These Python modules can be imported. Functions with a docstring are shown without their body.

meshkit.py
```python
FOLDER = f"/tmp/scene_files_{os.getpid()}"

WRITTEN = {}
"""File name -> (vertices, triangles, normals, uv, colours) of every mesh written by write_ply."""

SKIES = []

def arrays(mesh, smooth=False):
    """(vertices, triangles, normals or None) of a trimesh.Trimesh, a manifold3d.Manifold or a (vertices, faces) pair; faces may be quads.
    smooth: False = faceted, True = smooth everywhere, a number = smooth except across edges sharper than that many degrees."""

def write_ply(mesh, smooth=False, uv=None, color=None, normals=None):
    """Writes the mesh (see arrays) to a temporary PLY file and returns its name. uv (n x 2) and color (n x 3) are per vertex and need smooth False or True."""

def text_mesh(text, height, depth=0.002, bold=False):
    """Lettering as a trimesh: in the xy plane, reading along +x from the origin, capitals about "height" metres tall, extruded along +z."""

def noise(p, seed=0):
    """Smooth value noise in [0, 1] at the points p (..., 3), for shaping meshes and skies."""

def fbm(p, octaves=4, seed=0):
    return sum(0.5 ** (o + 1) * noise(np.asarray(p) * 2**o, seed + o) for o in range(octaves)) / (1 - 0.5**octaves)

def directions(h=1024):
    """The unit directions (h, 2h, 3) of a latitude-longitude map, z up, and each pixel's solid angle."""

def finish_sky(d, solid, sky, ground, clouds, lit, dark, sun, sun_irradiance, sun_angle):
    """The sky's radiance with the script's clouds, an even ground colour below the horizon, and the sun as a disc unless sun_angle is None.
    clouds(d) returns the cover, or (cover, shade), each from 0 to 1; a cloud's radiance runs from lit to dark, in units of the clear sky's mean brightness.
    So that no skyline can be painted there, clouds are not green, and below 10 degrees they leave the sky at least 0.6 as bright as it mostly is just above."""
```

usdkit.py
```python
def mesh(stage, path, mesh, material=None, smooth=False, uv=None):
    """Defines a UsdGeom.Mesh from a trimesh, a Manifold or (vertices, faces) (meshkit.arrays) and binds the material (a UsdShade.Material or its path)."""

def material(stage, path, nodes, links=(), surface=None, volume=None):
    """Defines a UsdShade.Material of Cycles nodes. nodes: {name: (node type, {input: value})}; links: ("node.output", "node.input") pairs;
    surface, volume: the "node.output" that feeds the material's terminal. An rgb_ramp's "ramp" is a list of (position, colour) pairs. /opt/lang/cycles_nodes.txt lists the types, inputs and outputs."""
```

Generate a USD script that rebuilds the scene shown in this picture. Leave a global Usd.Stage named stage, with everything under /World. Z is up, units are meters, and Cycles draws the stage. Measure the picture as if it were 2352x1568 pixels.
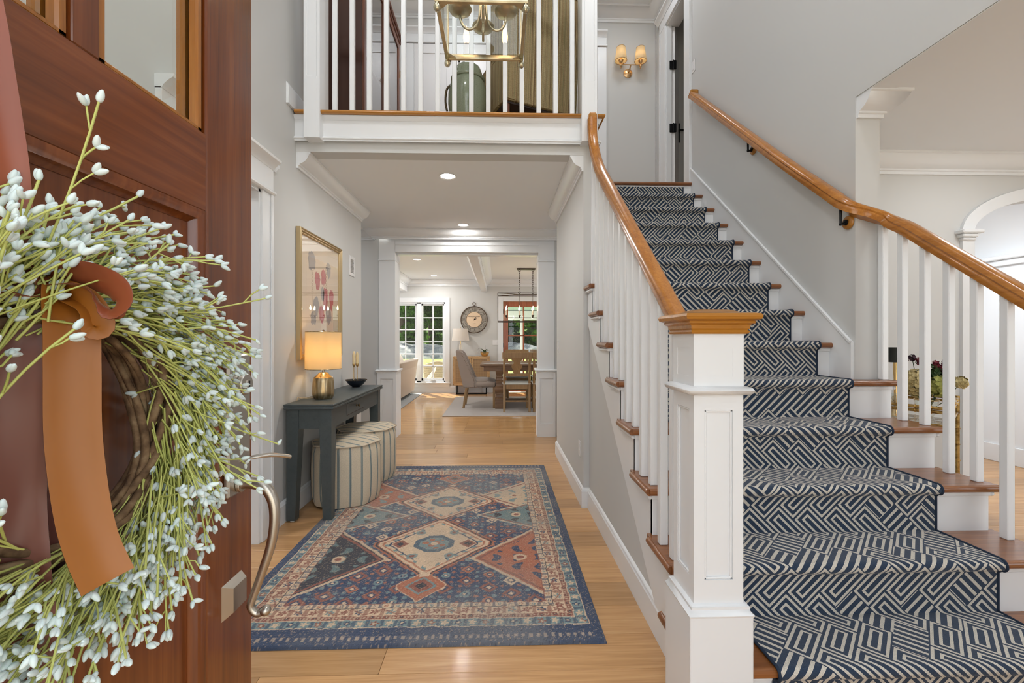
import math, random
import numpy as np, trimesh, usdkit, meshkit
from shapely.geometry import Polygon, Point, box as sbox
from pxr import Usd, UsdGeom, UsdLux, UsdShade, Gf, Sdf, Vt

stage = Usd.Stage.CreateInMemory()
UsdGeom.SetStageUpAxis(stage, 'Z'); UsdGeom.SetStageMetersPerUnit(stage, 1.0)
world = UsdGeom.Xform.Define(stage, '/World')
UsdGeom.Scope.Define(stage, '/World/Looks')
R = random.Random(7); NR = np.random.default_rng(11)
PI = math.pi

# ------------------------------------------------------------------ camera, sky, sun, area lights, exposure
cam = UsdGeom.Camera.Define(stage, '/World/camera')
cam.CreateHorizontalApertureAttr(36.0); cam.CreateVerticalApertureAttr(24.0)
cam.CreateFocalLengthAttr(36.0 * 1000 / 2352)
cam.CreateVerticalApertureOffsetAttr(-7 * 36.0 / 2352)
cam.CreateClippingRangeAttr(Gf.Vec2f(0.02, 200))
cam.CreateExposureAttr(0.36)
YAW = math.degrees(math.atan(0.03))
xf = UsdGeom.Xformable(cam)
xf.AddTranslateOp().Set(Gf.Vec3d(0, 0, 1.2)); xf.AddRotateXYZOp().Set(Gf.Vec3f(90, 0, -YAW))

sky = UsdLux.DomeLight.Define(stage, '/World/sky_light')
sky.CreateColorAttr(Gf.Vec3f(0.93, 0.965, 1.0)); sky.CreateIntensityAttr(0.60)
sun = UsdLux.DistantLight.Define(stage, '/World/sun_light')
sun.CreateAngleAttr(0.6); sun.CreateNormalizeAttr(True); sun.CreateIntensityAttr(3.2); sun.CreateColorAttr(Gf.Vec3f(1.0, 0.93, 0.82))
UsdGeom.Xformable(sun).AddRotateXYZOp().Set(Gf.Vec3f(-31, 0, 34))      # comes over the back garden
def rect_light(name, loc, rot, w, h, power, col=(1, 1, 1)):
    l = UsdLux.RectLight.Define(stage, '/World/' + name)
    l.CreateWidthAttr(w); l.CreateHeightAttr(h); l.CreateIntensityAttr(power); l.CreateColorAttr(Gf.Vec3f(*col))
    x = UsdGeom.Xformable(l); x.AddTranslateOp().Set(Gf.Vec3d(*loc)); x.AddRotateXYZOp().Set(Gf.Vec3f(*rot))
    return l
# daylight from the windows of rooms the camera does not see into: side windows of the back room, the living room's front windows
rect_light('dining_window_daylight', (5.1, 7.6, 1.45), (0, 90, 0), 2.0, 2.2, 2.4, (0.97, 0.98, 1.0))
rect_light('family_window_daylight', (-5.1, 7.6, 1.45), (0, -90, 0), 2.0, 2.2, 2.4, (0.97, 0.98, 1.0))

# ------------------------------------------------------------------ helpers: prims
used = {}
def uniq(parent, name):
    k = (parent, name); n = used.get(k, -1) + 1; used[k] = n
    return name if n == 0 else '%s_%03d' % (name, n)
def data(prim, label=None, cat=None, group=None, kind=None):
    for k, v in (('label', label), ('category', cat), ('group', group), ('kind', kind)):
        if v: prim.SetCustomDataByKey(k, v)
class T:
    """A thing: an Xform at its base. Parts are given in world coordinates unless local=True."""
    def __init__(s, name, label=None, cat=None, loc=(0, 0, 0), rot=0, group=None, kind=None):
        s.path = '/World/' + uniq('/World', name); s.loc = np.array(loc, float); s.rot = rot
        s.x = UsdGeom.Xform.Define(stage, s.path); s.prim = s.x.GetPrim()
        s.x.AddTranslateOp().Set(Gf.Vec3d(*map(float, loc)))
        if rot: s.x.AddRotateZOp().Set(float(rot))
        data(s.prim, label, cat, group, kind)
    def part(s, name, mesh, mat, smooth=30, label=None, kind=None, parent=None, local=False, uv=None):
        base = parent or s.path
        p = base + '/' + uniq(base, name)
        v, f = vf(mesh)
        if not local: v = v - s.loc
        m = usdkit.mesh(stage, p, (v, f), M[mat], smooth=smooth, uv=uv)
        data(m.GetPrim(), label, None, None, kind)
        return p
    def copy(s, loc, rot=0, label=None, cat=None, group=None):
        was = s.prim.GetCustomData(); name = s.path.split('/')[-1].rstrip('0123456789').rstrip('_')
        t = T(name, label or was.get('label'), cat or was.get('category'), loc, rot, group or was.get('group'))
        t.prim.GetReferences().AddInternalReference(s.prim.GetPath()); t.prim.SetInstanceable(True)
        return t
def one(name, mesh, mat, label=None, cat=None, group=None, kind=None, smooth=30, uv=None):
    """A thing (or a piece of the setting) that is one mesh."""
    p = '/World/' + uniq('/World', name)
    v, f = vf(mesh)
    m = usdkit.mesh(stage, p, (v, f), M[mat], smooth=smooth, uv=uv)
    data(m.GetPrim(), label, cat, group, kind); return p
def struct(name, mesh, mat, smooth=30, label=None): return one(name, mesh, mat, label=label, kind='structure', smooth=smooth)

# ------------------------------------------------------------------ helpers: meshes are (vertices, triangles)
def vf(m):
    if isinstance(m, list): return cat(m)
    if hasattr(m, 'vertices'): return np.asarray(m.vertices, float), np.asarray(m.faces, int)
    v, f = np.asarray(m[0], float), np.asarray(m[1], int)
    if f.shape[1] == 4: f = np.vstack([f[:, [0, 1, 2]], f[:, [0, 2, 3]]])
    return v, f
def cat(ms):
    vs, fs, n = [], [], 0
    for m in ms:
        v, f = vf(m); vs.append(v); fs.append(f + n); n += len(v)
    return np.vstack(vs), np.vstack(fs)
def mv(m, d): v, f = vf(m); return v + np.asarray(d, float), f
def rotz(m, deg, c=(0, 0, 0)):
    v, f = vf(m); a = math.radians(deg); c = np.asarray(c, float)
    Rm = np.array([[math.cos(a), -math.sin(a), 0], [math.sin(a), math.cos(a), 0], [0, 0, 1]])
    return (v - c) @ Rm.T + c, f
def rotm(m, axis, deg, c=(0, 0, 0)):
    v, f = vf(m); Mx = trimesh.transformations.rotation_matrix(math.radians(deg), axis)[:3, :3]; c = np.asarray(c, float)
    return (v - c) @ Mx.T + c, f
def bx(x0, x1, y0, y1, z0, z1, b=0.0):
    """Box, its edges chamfered by b."""
    if x1 < x0: x0, x1 = x1, x0
    if y1 < y0: y0, y1 = y1, y0
    if z1 < z0: z0, z1 = z1, z0
    c = np.array([(x0 + x1) / 2, (y0 + y1) / 2, (z0 + z1) / 2]); h = np.array([x1 - x0, y1 - y0, z1 - z0]) / 2
    b = min(b, h.min() * 0.9)
    S = [(sx, sy, sz) for sx in (-1, 1) for sy in (-1, 1) for sz in (-1, 1)]
    if b <= 0:
        v = np.array(S) * h + c
        f = [(0, 1, 3, 2), (4, 6, 7, 5), (0, 4, 5, 1), (2, 3, 7, 6), (0, 2, 6, 4), (1, 5, 7, 3)]
        return vf((v, np.array(f)))
    v = []
    for s in S:
        for a in range(3):
            p = np.array(s, float) * (h - b); p[a] = s[a] * h[a]; v.append(p)
    I = lambda s, a: S.index(tuple(s)) * 3 + a
    F = []
    def quad(q, n):
        P = [v[i] for i in q]
        if np.dot(np.cross(P[1] - P[0], P[2] - P[0]), n) < 0: q = q[::-1]
        F.append((q[0], q[1], q[2])); F.append((q[0], q[2], q[3]))
    for a in range(3):
        o, p = [i for i in range(3) if i != a]
        for s in (-1, 1):
            q = []
            for so, sp in ((-1, -1), (1, -1), (1, 1), (-1, 1)):
                t = [0, 0, 0]; t[a] = s; t[o] = so; t[p] = sp; q.append(I(t, a))
            n = np.zeros(3); n[a] = s; quad(q, n)
        for so in (-1, 1):
            for sp in (-1, 1):
                t0 = [0, 0, 0]; t1 = [0, 0, 0]; t0[a], t1[a] = -1, 1
                for t in (t0, t1): t[o] = so; t[p] = sp
                n = np.zeros(3); n[o] = so; n[p] = sp
                quad([I(t0, o), I(t1, o), I(t1, p), I(t0, p)], n)
    for s in S:
        q = [I(s, 0), I(s, 1), I(s, 2)]; P = [v[i] for i in q]
        if np.dot(np.cross(P[1] - P[0], P[2] - P[0]), s) < 0: q = q[::-1]
        F.append(tuple(q))
    return np.array(v) + c, np.array(F)
def bar(p, q, w, h, b=0.0):
    """A bar of section w x h from p to q (w sideways, h upwards)."""
    p, q = np.array(p, float), np.array(q, float); L = np.linalg.norm(q - p); t = (q - p) / L
    up = np.array([0, 0, 1.0]) if abs(t[2]) < 0.95 else np.array([0, 1.0, 0])
    s = np.cross(t, up); s /= np.linalg.norm(s); u = np.cross(s, t)
    v, f = bx(-w / 2, w / 2, 0, L, -h / 2, h / 2, b)
    return v[:, :1] * s + v[:, 1:2] * t + v[:, 2:] * u + p, f
def lathe(prof, c=(0, 0, 0), n=32, cap=True):
    """Turned body: prof is a list of (radius, z), bottom to top."""
    a = np.arange(n) / n * 2 * PI
    v = np.array([[r * math.cos(t), r * math.sin(t), z] for r, z in prof for t in a]); F = []
    for k in range(len(prof) - 1):
        for i in range(n):
            j = (i + 1) % n; A, B, C, D = k * n + i, k * n + j, (k + 1) * n + j, (k + 1) * n + i
            F += [(A, B, C), (A, C, D)]
    k = len(prof) - 1; m = len(v)
    v = np.vstack([v, [[0, 0, prof[0][1]], [0, 0, prof[-1][1]]]])
    for i in range(n):
        j = (i + 1) % n
        if cap and prof[0][0] > 1e-6: F.append((m, j, i))
        if cap and prof[-1][0] > 1e-6: F.append((m + 1, k * n + i, k * n + j))
    F = np.array(F); 
    t = v[F]; ok = np.linalg.norm(np.cross(t[:, 1] - t[:, 0], t[:, 2] - t[:, 0]), axis=1) > 1e-12
    return v + np.asarray(c, float), F[ok]
def circ(r, n=8): return [(r * math.cos(i / n * 2 * PI), r * math.sin(i / n * 2 * PI)) for i in range(n)]
def rrect(w, h, r, n=3):
    P = []
    for cx, cy, a0 in ((w/2-r, h/2-r, 0), (-w/2+r, h/2-r, 90), (-w/2+r, -h/2+r, 180), (w/2-r, -h/2+r, 270)):
        for k in range(n + 1):
            a = math.radians(a0 + 90 * k / n); P.append((cx + r * math.cos(a), cy + r * math.sin(a)))
    return P
def sweep(prof, path, closed=False, up=(0, 0, 1), scale=None, caps=True):
    """Sweeps a closed profile [(side, up)] along a path with mitred corners; side = direction x up."""
    P = np.array(path, float); n = len(P); up = np.array(up, float); prof = np.array(prof, float); V = []
    for i in range(n):
        a = P[(i - 1) % n] if (closed or i > 0) else None; b = P[(i + 1) % n] if (closed or i < n - 1) else None
        t0 = (P[i] - a) if a is not None else (b - P[i]); t1 = (b - P[i]) if b is not None else t0
        t0 = t0 / np.linalg.norm(t0); t1 = t1 / np.linalg.norm(t1); t = t0 + t1; t /= np.linalg.norm(t)
        s = np.cross(t, up)
        if np.linalg.norm(s) < 1e-3: s = last_s if i else np.array([1.0, 0, 0])
        s = s / np.linalg.norm(s); last_s = s; u = np.cross(s, t)
        c = max(0.35, float(np.dot(t, t1))); d = t1 - t0
        ks = 1 / c if abs(np.dot(d, s)) > abs(np.dot(d, u)) else 1; ku = 1 / c if ks == 1 else 1
        k = 1 if scale is None else scale[i]
        V.append(P[i] + prof[:, :1] * k * ks * s + prof[:, 1:] * k * ku * u)
    m = len(prof); v = np.vstack(V); F = []
    ar = np.sum(prof[:, 0] * np.roll(prof[:, 1], -1) - np.roll(prof[:, 0], -1) * prof[:, 1])
    for i in range(n if closed else n - 1):
        j = (i + 1) % n
        for k in range(m):
            l = (k + 1) % m; q = (i * m + k, i * m + l, j * m + l, j * m + k)
            if ar > 0: q = q[::-1]
            F += [(q[0], q[1], q[2]), (q[0], q[2], q[3])]
    if not closed and caps:
        tri = trimesh.creation.triangulate_polygon(Polygon(prof), engine='earcut')[1]
        tv = np.array(trimesh.creation.triangulate_polygon(Polygon(prof), engine='earcut')[0])
        idx = [int(np.argmin(((prof - p) ** 2).sum(1))) for p in tv]
        for a, b, c in tri:
            a, b, c = idx[a], idx[b], idx[c]
            o = np.cross(prof[b] - prof[a], prof[c] - prof[a])
            if o < 0: b, c = c, b
            F.append((a, b, c)); F.append(((n-1) * m + a, (n-1) * m + c, (n-1) * m + b))
    F = np.array(F)
    return v, F
def tube(path, r, n=8, scale=None):
    """Round tube along a path; its frame is carried along, so it does not twist."""
    P = np.array(path, float); k = len(P); t = np.gradient(P, axis=0); t /= np.linalg.norm(t, axis=1)[:, None] + 1e-12
    a = np.cross(t[0], (0.31, 0.17, 0.94) if abs(t[0][2]) < .9 else (0.9, 0.3, 0.1)); a /= np.linalg.norm(a); V = []
    for i in range(k):
        a = a - t[i] * np.dot(a, t[i]); a /= np.linalg.norm(a); b = np.cross(t[i], a); s = r * (1 if scale is None else scale[i])
        for j in range(n): q = 2 * PI * j / n; V.append(P[i] + s * (a * math.cos(q) + b * math.sin(q)))
    V += [P[0], P[-1]]; F = []
    for i in range(k - 1):
        for j in range(n): l = (j + 1) % n; A, B, C, D = i*n+j, i*n+l, (i+1)*n+l, (i+1)*n+j; F += [(A, B, C), (A, C, D)]
    for j in range(n): l = (j + 1) % n; F += [(k*n, l, j), (k*n + 1, (k-1)*n + j, (k-1)*n + l)]
    return np.array(V), np.array(F)
def spline(pts, n=8):
    P = np.array(pts, float); Q = np.vstack([2 * P[0] - P[1], P, 2 * P[-1] - P[-2]]); out = []
    for i in range(1, len(Q) - 2):
        for k in range(n):
            t = k / n; a, b, c, d = Q[i-1], Q[i], Q[i+1], Q[i+2]
            out.append(0.5 * (2*b + (c-a)*t + (2*a-5*b+4*c-d)*t*t + (3*b-a-3*c+d)*t**3))
    out.append(P[-1]); return np.array(out)
def extr(poly, axis, a0, a1):
    """Extrudes a polygon along an axis. Its plane: x -> (y, z), y -> (x, z), z -> (x, y)."""
    g = poly if hasattr(poly, 'exterior') else Polygon(poly)
    m = trimesh.creation.extrude_polygon(g, a1 - a0, engine='earcut'); v = np.array(m.vertices); f = np.array(m.faces)
    if axis == 'z': return np.c_[v[:, 0], v[:, 1], v[:, 2] + a0], f
    if axis == 'x': return np.c_[v[:, 2] + a0, v[:, 0], v[:, 1]], f
    return np.c_[v[:, 0], v[:, 2] + a0, v[:, 1]], f[:, ::-1]
def ball(c, r, sub=2, s=(1, 1, 1)):
    m = trimesh.creation.icosphere(subdivisions=sub, radius=1.0); return np.array(m.vertices) * np.array(s) * r + np.asarray(c, float), np.array(m.faces)
def text(t, h, depth=0.002, bold=False):
    m = meshkit.text_mesh(t, h, depth, bold); v = np.array(m.vertices); v[:, 0] -= (v[:, 0].min() + v[:, 0].max()) / 2; return v, np.array(m.faces)
def grid_surf(fn, nu, nv):
    u, w = np.meshgrid(np.linspace(0, 1, nu), np.linspace(0, 1, nv), indexing='ij')
    v = fn(u.ravel(), w.ravel()); i = np.arange(nu * nv).reshape(nu, nv)
    q = np.stack([i[:-1, :-1], i[1:, :-1], i[1:, 1:], i[:-1, 1:]], -1).reshape(-1, 4)
    return vf((v, q))
def thick(m, d):
    """Gives an open sheet a thickness d along its normals."""
    v, f = vf(m); t = trimesh.Trimesh(v, f, process=False); n = np.array(t.vertex_normals)
    e = np.sort(np.vstack([f[:, [0, 1]], f[:, [1, 2]], f[:, [2, 0]]]), axis=1); raw = np.vstack([f[:, [0, 1]], f[:, [1, 2]], f[:, [2, 0]]])
    u, inv, cnt = np.unique(e, axis=0, return_inverse=True, return_counts=True); be = raw[cnt[np.ravel(inv)] == 1]; k = len(v)
    side = np.vstack([np.c_[be[:, 1], be[:, 0], be[:, 0] + k], np.c_[be[:, 1], be[:, 0] + k, be[:, 1] + k]])
    return np.vstack([v + n * d / 2, v - n * d / 2]), np.vstack([f, f[:, ::-1] + k, side])

# ------------------------------------------------------------------ materials
M = {}
def mat(name, nodes, links=(), surface='p.BSDF', volume=None): M[name] = usdkit.material(stage, '/World/Looks/' + name, nodes, links, surface=surface, volume=volume)
def L(r, g, b): return tuple((c / 255 / 12.92) if c / 255 <= 0.04045 else ((c / 255 + 0.055) / 1.055) ** 2.4 for c in (r, g, b))
def plain(name, col, rough=0.5, metal=0.0, bump=0.0, bscale=200, **kw):
    n = {'p': ('principled_bsdf', dict(base_color=col, roughness=rough, metallic=metal, **kw))}; l = []
    if bump:
        n['g'] = ('geometry', {}); n['n'] = ('noise_texture', dict(scale=bscale, detail=4)); n['b'] = ('bump', dict(strength=bump, distance=0.002))
        l = [('g.position', 'n.vector'), ('n.fac', 'b.height'), ('b.normal', 'p.normal')]
    mat(name, n, l)
def wood(name, cols, axis='x', rough=0.35, coat=0.0, dens=1.0, vary=0.0, bump=0.15):
    s = {'x': (1.6, 26, 26), 'y': (26, 1.6, 26), 'z': (26, 26, 1.6)}[axis]; s = tuple(k * dens for k in s)
    n = {'g': ('geometry', {}), 'o': ('object_info', {}), 'k': ('vector_math', dict(math_type='multiply_add', vector2=(7.3, 5.1, 9.7))), 'c': ('combine_xyz', {}),
         'm': ('mapping', dict(scale=s)), 'n': ('noise_texture', dict(scale=1.0, detail=7, roughness=0.62, distortion=0.9)),
         'm2': ('mapping', dict(scale=tuple(k * 6 if k > 5 else k * 2.5 for k in s))), 'n2': ('noise_texture', dict(scale=1.0, detail=3)),
         'mx': ('mix_float', dict(fac=0.35)), 'r': ('rgb_ramp', dict(ramp=[(0.25, cols[0]), (0.5, cols[1]), (0.75, cols[2])])),
         'b': ('bump', dict(strength=bump, distance=0.001)), 'p': ('principled_bsdf', dict(roughness=rough, coat_weight=coat, coat_roughness=0.12)), 
         'h': ('hsv', {}), 'va': ('math', dict(math_type='multiply_add', value2=vary, value3=1.0 - vary / 2))}
    l = [('o.random', 'c.x'), ('o.random', 'c.y'), ('o.random', 'c.z'), ('c.vector', 'k.vector1'), ('g.position', 'k.vector3'), ('k.vector', 'm.vector'), ('m.vector', 'n.vector'),
         ('k.vector', 'm2.vector'), ('m2.vector', 'n2.vector'), ('n.fac', 'mx.a'), ('n2.fac', 'mx.b'), ('mx.result', 'r.fac'), ('r.color', 'h.color'), ('o.random', 'va.value1'), ('va.value', 'h.value'),
         ('h.color', 'p.base_color'), ('mx.result', 'b.height'), ('b.normal', 'p.normal')]
    mat(name, n, l)
def emit(name, col, strength): mat(name, {'e': ('emission', dict(color=col, strength=strength))}, surface='e.emission')

plain('wall_paint', (0.60, 0.606, 0.598), 0.62, bump=0.05, bscale=160)
plain('ceiling_paint', (0.83, 0.86, 0.885), 0.7, bump=0.03, bscale=120)
plain('trim_paint', (0.79, 0.812, 0.832), 0.32)
plain('door_white', (0.76, 0.76, 0.77), 0.35)
wood('oak_plank', [L(158, 114, 70), L(190, 146, 98), L(208, 168, 122)], 'x', 0.30, 0.15, vary=0.34)
wood('tread_oak', [L(92, 52, 24), L(132, 80, 40), L(160, 102, 56)], 'x', 0.28, 0.3)
wood('rail_oak_y', [L(134, 80, 22), L(174, 110, 38), L(198, 136, 60)], 'y', 0.25, 0.4)
wood('rail_oak_x', [L(138, 86, 24), L(174, 116, 40), L(196, 138, 60)], 'x', 0.28, 0.3)
wood('mahogany_z', [L(72, 34, 11), L(114, 58, 22), L(144, 82, 38)], 'z', 0.22, 0.5, dens=0.8)
wood('mahogany_y', [L(76, 36, 11), L(118, 60, 22), L(148, 84, 38)], 'y', 0.22, 0.5, dens=0.8)
wood('amber_z', [L(110, 66, 22), L(158, 100, 38), L(184, 124, 58)], 'z', 0.25, 0.4)
n = {'g': ('geometry', {}), 'k': ('brick_texture', dict(color1=L(190, 146, 96), color2=L(208, 166, 116), mortar=L(140, 100, 60), scale=1.0, mortar_size=0.0012, mortar_smooth=0.2, brick_width=0.9, row_height=0.057, bias=0.0)),
     'm': ('mapping', dict(scale=(1.6, 26, 26))), 'n': ('noise_texture', dict(scale=1.0, detail=6, distortion=0.6)), 'x': ('mix_color', dict(blend_type='multiply', fac=0.5)),
     'r': ('rgb_ramp', dict(ramp=[(0.3, (0.72, 0.66, 0.6)), (0.7, (1.1, 1.08, 1.05))])), 'p': ('principled_bsdf', dict(roughness=0.17, coat_weight=0.3, coat_roughness=0.06))}
mat('strip_floor', n, [('g.position', 'k.vector'), ('g.position', 'm.vector'), ('m.vector', 'n.vector'), ('n.fac', 'r.fac'), ('k.color', 'x.a'), ('r.color', 'x.b'), ('x.result', 'p.base_color')])
def pane(name, tint=(0.97, 0.985, 0.98), ior=1.45, rough=0.0):
    mat(name, {'ge': ('geometry', {}), 'io': ('math', dict(math_type='multiply_add', value2=1 / ior - ior, value3=ior)), 'f': ('fresnel', dict(IOR=ior)), 't': ('transparent_bsdf', dict(color=tint)), 'g': ('glossy_bsdf', dict(color=(1, 1, 1), roughness=rough)), 'm': ('mix_closure', {})},
        [('ge.backfacing', 'io.value1'), ('io.value', 'f.IOR'), ('f.fac', 'm.fac'), ('t.BSDF', 'm.closure1'), ('g.BSDF', 'm.closure2')], surface='m.closure')
pane('window_glass')
plain('dark_gap', (0.05, 0.03, 0.02), 0.8)
plain('black_metal', (0.012, 0.012, 0.013), 0.4, 0.6)
plain('navy_binding', L(24, 40, 60), 0.85)
# runner: herringbone of elongated key rectangles, cream lines on navy
c = 0.086
mm = lambda t, **k: ('math', dict(math_type=t, **k))
n = {'u': ('uvmap', dict(attribute='st')), 'ro': ('mapping', dict(rotation=(0, 0, PI / 4), scale=(1 / c, 1 / c, 1))), 'sp': ('separate_xyz', {}),
     'fi': mm('floor'), 'fj': mm('floor'), 'a': mm('fraction'), 'b': mm('fraction'), 'dij': mm('subtract'), 'k': mm('floored_modulo', value2=4.0),
     'vert': mm('greater_than', value2=1.5),                                   # k = 0, 1: brick lies one way; 2, 3: the other
     'h1': mm('compare', value2=1.0, value3=0.3), 'h2': mm('compare', value2=2.0, value3=0.3), 'half': mm('add'),
     'al': ('mix_float', {}), 'ac': ('mix_float', {}), 'alo': mm('add'),
     'ac2': mm('subtract', value1=1.0), 'al2': mm('subtract', value1=2.0), 'm1': mm('minimum'), 'm2': mm('minimum'), 'd': mm('minimum'),
     's1': mm('multiply_add', value2=4.0, value3=-0.20), 's2': mm('fraction'), 's3': mm('less_than', value2=0.41),
     # a third of the bricks carry plain bars across instead
     'wn': ('white_noise_texture', dict(dimensions='2D')), 'cc': ('combine_xyz', {}), 'bi': mm('subtract'), 'bj': mm('subtract'), 'pick': mm('greater_than', value2=0.72), 't1': mm('multiply_add', value2=3.0, value3=0.28), 't2': mm('fraction'), 't3': mm('less_than', value2=0.40), 'f': ('mix_float', {}),
     'g': ('geometry', {}), 'n1': ('noise_texture', dict(scale=420, detail=2)),
     'cr': ('mix_color', dict(blend_type='mix', a=L(32, 52, 76), b=L(206, 200, 188))), 'ml': ('mix_color', dict(blend_type='multiply', fac=0.55)), 'rp': ('rgb_ramp', dict(ramp=[(0.3, (0.5, 0.5, 0.5)), (0.7, (1.15, 1.15, 1.15))])),
     'h': mm('multiply_add', value2=0.6), 'bu': ('bump', dict(strength=0.5, distance=0.004)), 'p': ('principled_bsdf', dict(roughness=0.95, sheen_weight=0.15)),
     'v1': mm('multiply'), 'hz': mm('subtract', value1=1.0), 'v2': mm('multiply')}
l = [('u.UV', 'ro.vector'), ('ro.vector', 'sp.vector'), ('sp.x', 'fi.value1'), ('sp.y', 'fj.value1'), ('sp.x', 'a.value1'), ('sp.y', 'b.value1'), ('fi.value', 'dij.value1'), ('fj.value', 'dij.value2'), ('dij.value', 'k.value1'),
     ('k.value', 'vert.value1'), ('k.value', 'h1.value1'), ('k.value', 'h2.value1'), ('h1.value', 'half.value1'), ('h2.value', 'half.value2'),
     ('vert.value', 'al.fac'), ('a.value', 'al.a'), ('b.value', 'al.b'), ('vert.value', 'ac.fac'), ('b.value', 'ac.a'), ('a.value', 'ac.b'), ('al.result', 'alo.value1'), ('half.value', 'alo.value2'),
     ('ac.result', 'ac2.value2'), ('alo.value', 'al2.value2'), ('ac.result', 'm1.value1'), ('ac2.value', 'm1.value2'), ('alo.value', 'm2.value1'), ('al2.value', 'm2.value2'), ('m1.value', 'd.value1'), ('m2.value', 'd.value2'),
     ('d.value', 's1.value1'), ('s1.value', 's2.value1'), ('s2.value', 's3.value1'),
     ('fi.value', 'bi.value1'), ('h1.value', 'bi.value2'), ('fj.value', 'bj.value1'), ('h2.value', 'bj.value2'), ('bi.value', 'cc.x'), ('bj.value', 'cc.y'), ('cc.vector', 'wn.vector'), ('wn.value', 'pick.value1'),
     ('alo.value', 't1.value1'), ('t1.value', 't2.value1'), ('t2.value', 't3.value1'), ('pick.value', 'f.fac'), ('s3.value', 'f.a'), ('t3.value', 'f.b'),
     ('f.result', 'cr.fac'), ('cr.result', 'ml.a'), ('g.position', 'n1.vector'), ('n1.fac', 'rp.fac'), ('rp.color', 'ml.b'), ('ml.result', 'p.base_color'), ('n1.fac', 'h.value1'), ('f.result', 'h.value3'), ('h.value', 'bu.height'), ('bu.normal', 'p.normal')]
for q in ('v1', 'hz', 'v2'): n.pop(q)
mat('runner_carpet', n, l)

plain('felt_white', (.75, .74, .70), .8); plain('navy_glaze', (.008, .012, .022), .15, coat_weight=.5); plain('candle_wax', L(222, 204, 160), .5, subsurface_weight=.2, subsurface_scale=.004)
plain('gold_frame', (.58, .45, .26), .33, .85); plain('mat_cream', L(226, 208, 184), .8); plain('print_paper', L(228, 208, 184), .8); plain('ink_grey', L(168, 160, 156), .8); plain('ink_rose', L(196, 112, 112), .8)
pane('picture_glass', (.98, .98, .98), 1.5); plain('vent_grey', (.5, .5, .5), .5); plain('cream_piping', L(206, 190, 166), .8)
mat('bulb_glow', {'e': ('emission', dict(color=(1.0, .62, .30), strength=22.0))}, surface='e.emission')
def lathe_open(prof, c, n=48):
    a = np.arange(n) / n * 2 * PI; v = np.array([[r * math.cos(t), r * math.sin(t), z] for r, z in prof for t in a]) + np.asarray(c, float); F = []
    for k in range(len(prof) - 1):
        for i in range(n): j = (i + 1) % n; F += [(k*n+i, k*n+j, (k+1)*n+j), (k*n+i, (k+1)*n+j, (k+1)*n+i)]
    return v, np.array(F)
plain('black_shade', L(30, 34, 30), .6)
plain('mat_linen', L(168, 160, 154), .9)

# ------------------------------------------------------------------ the setting: floors, walls, ceilings, trim
XL, XR, HR0, HR1 = -1.41, 1.92, 0.60, 0.70          # left wall, stair wall, hall right wall
CE, F2, YB = 2.50, 2.744, 3.075                      # ceiling, upper floor, face of the balcony wall
RISE, RUN = 0.196, 0.2271
nose = lambda i: 4.242 - RUN * (14 - i)
def tread_z(i): return RISE * i

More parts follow.
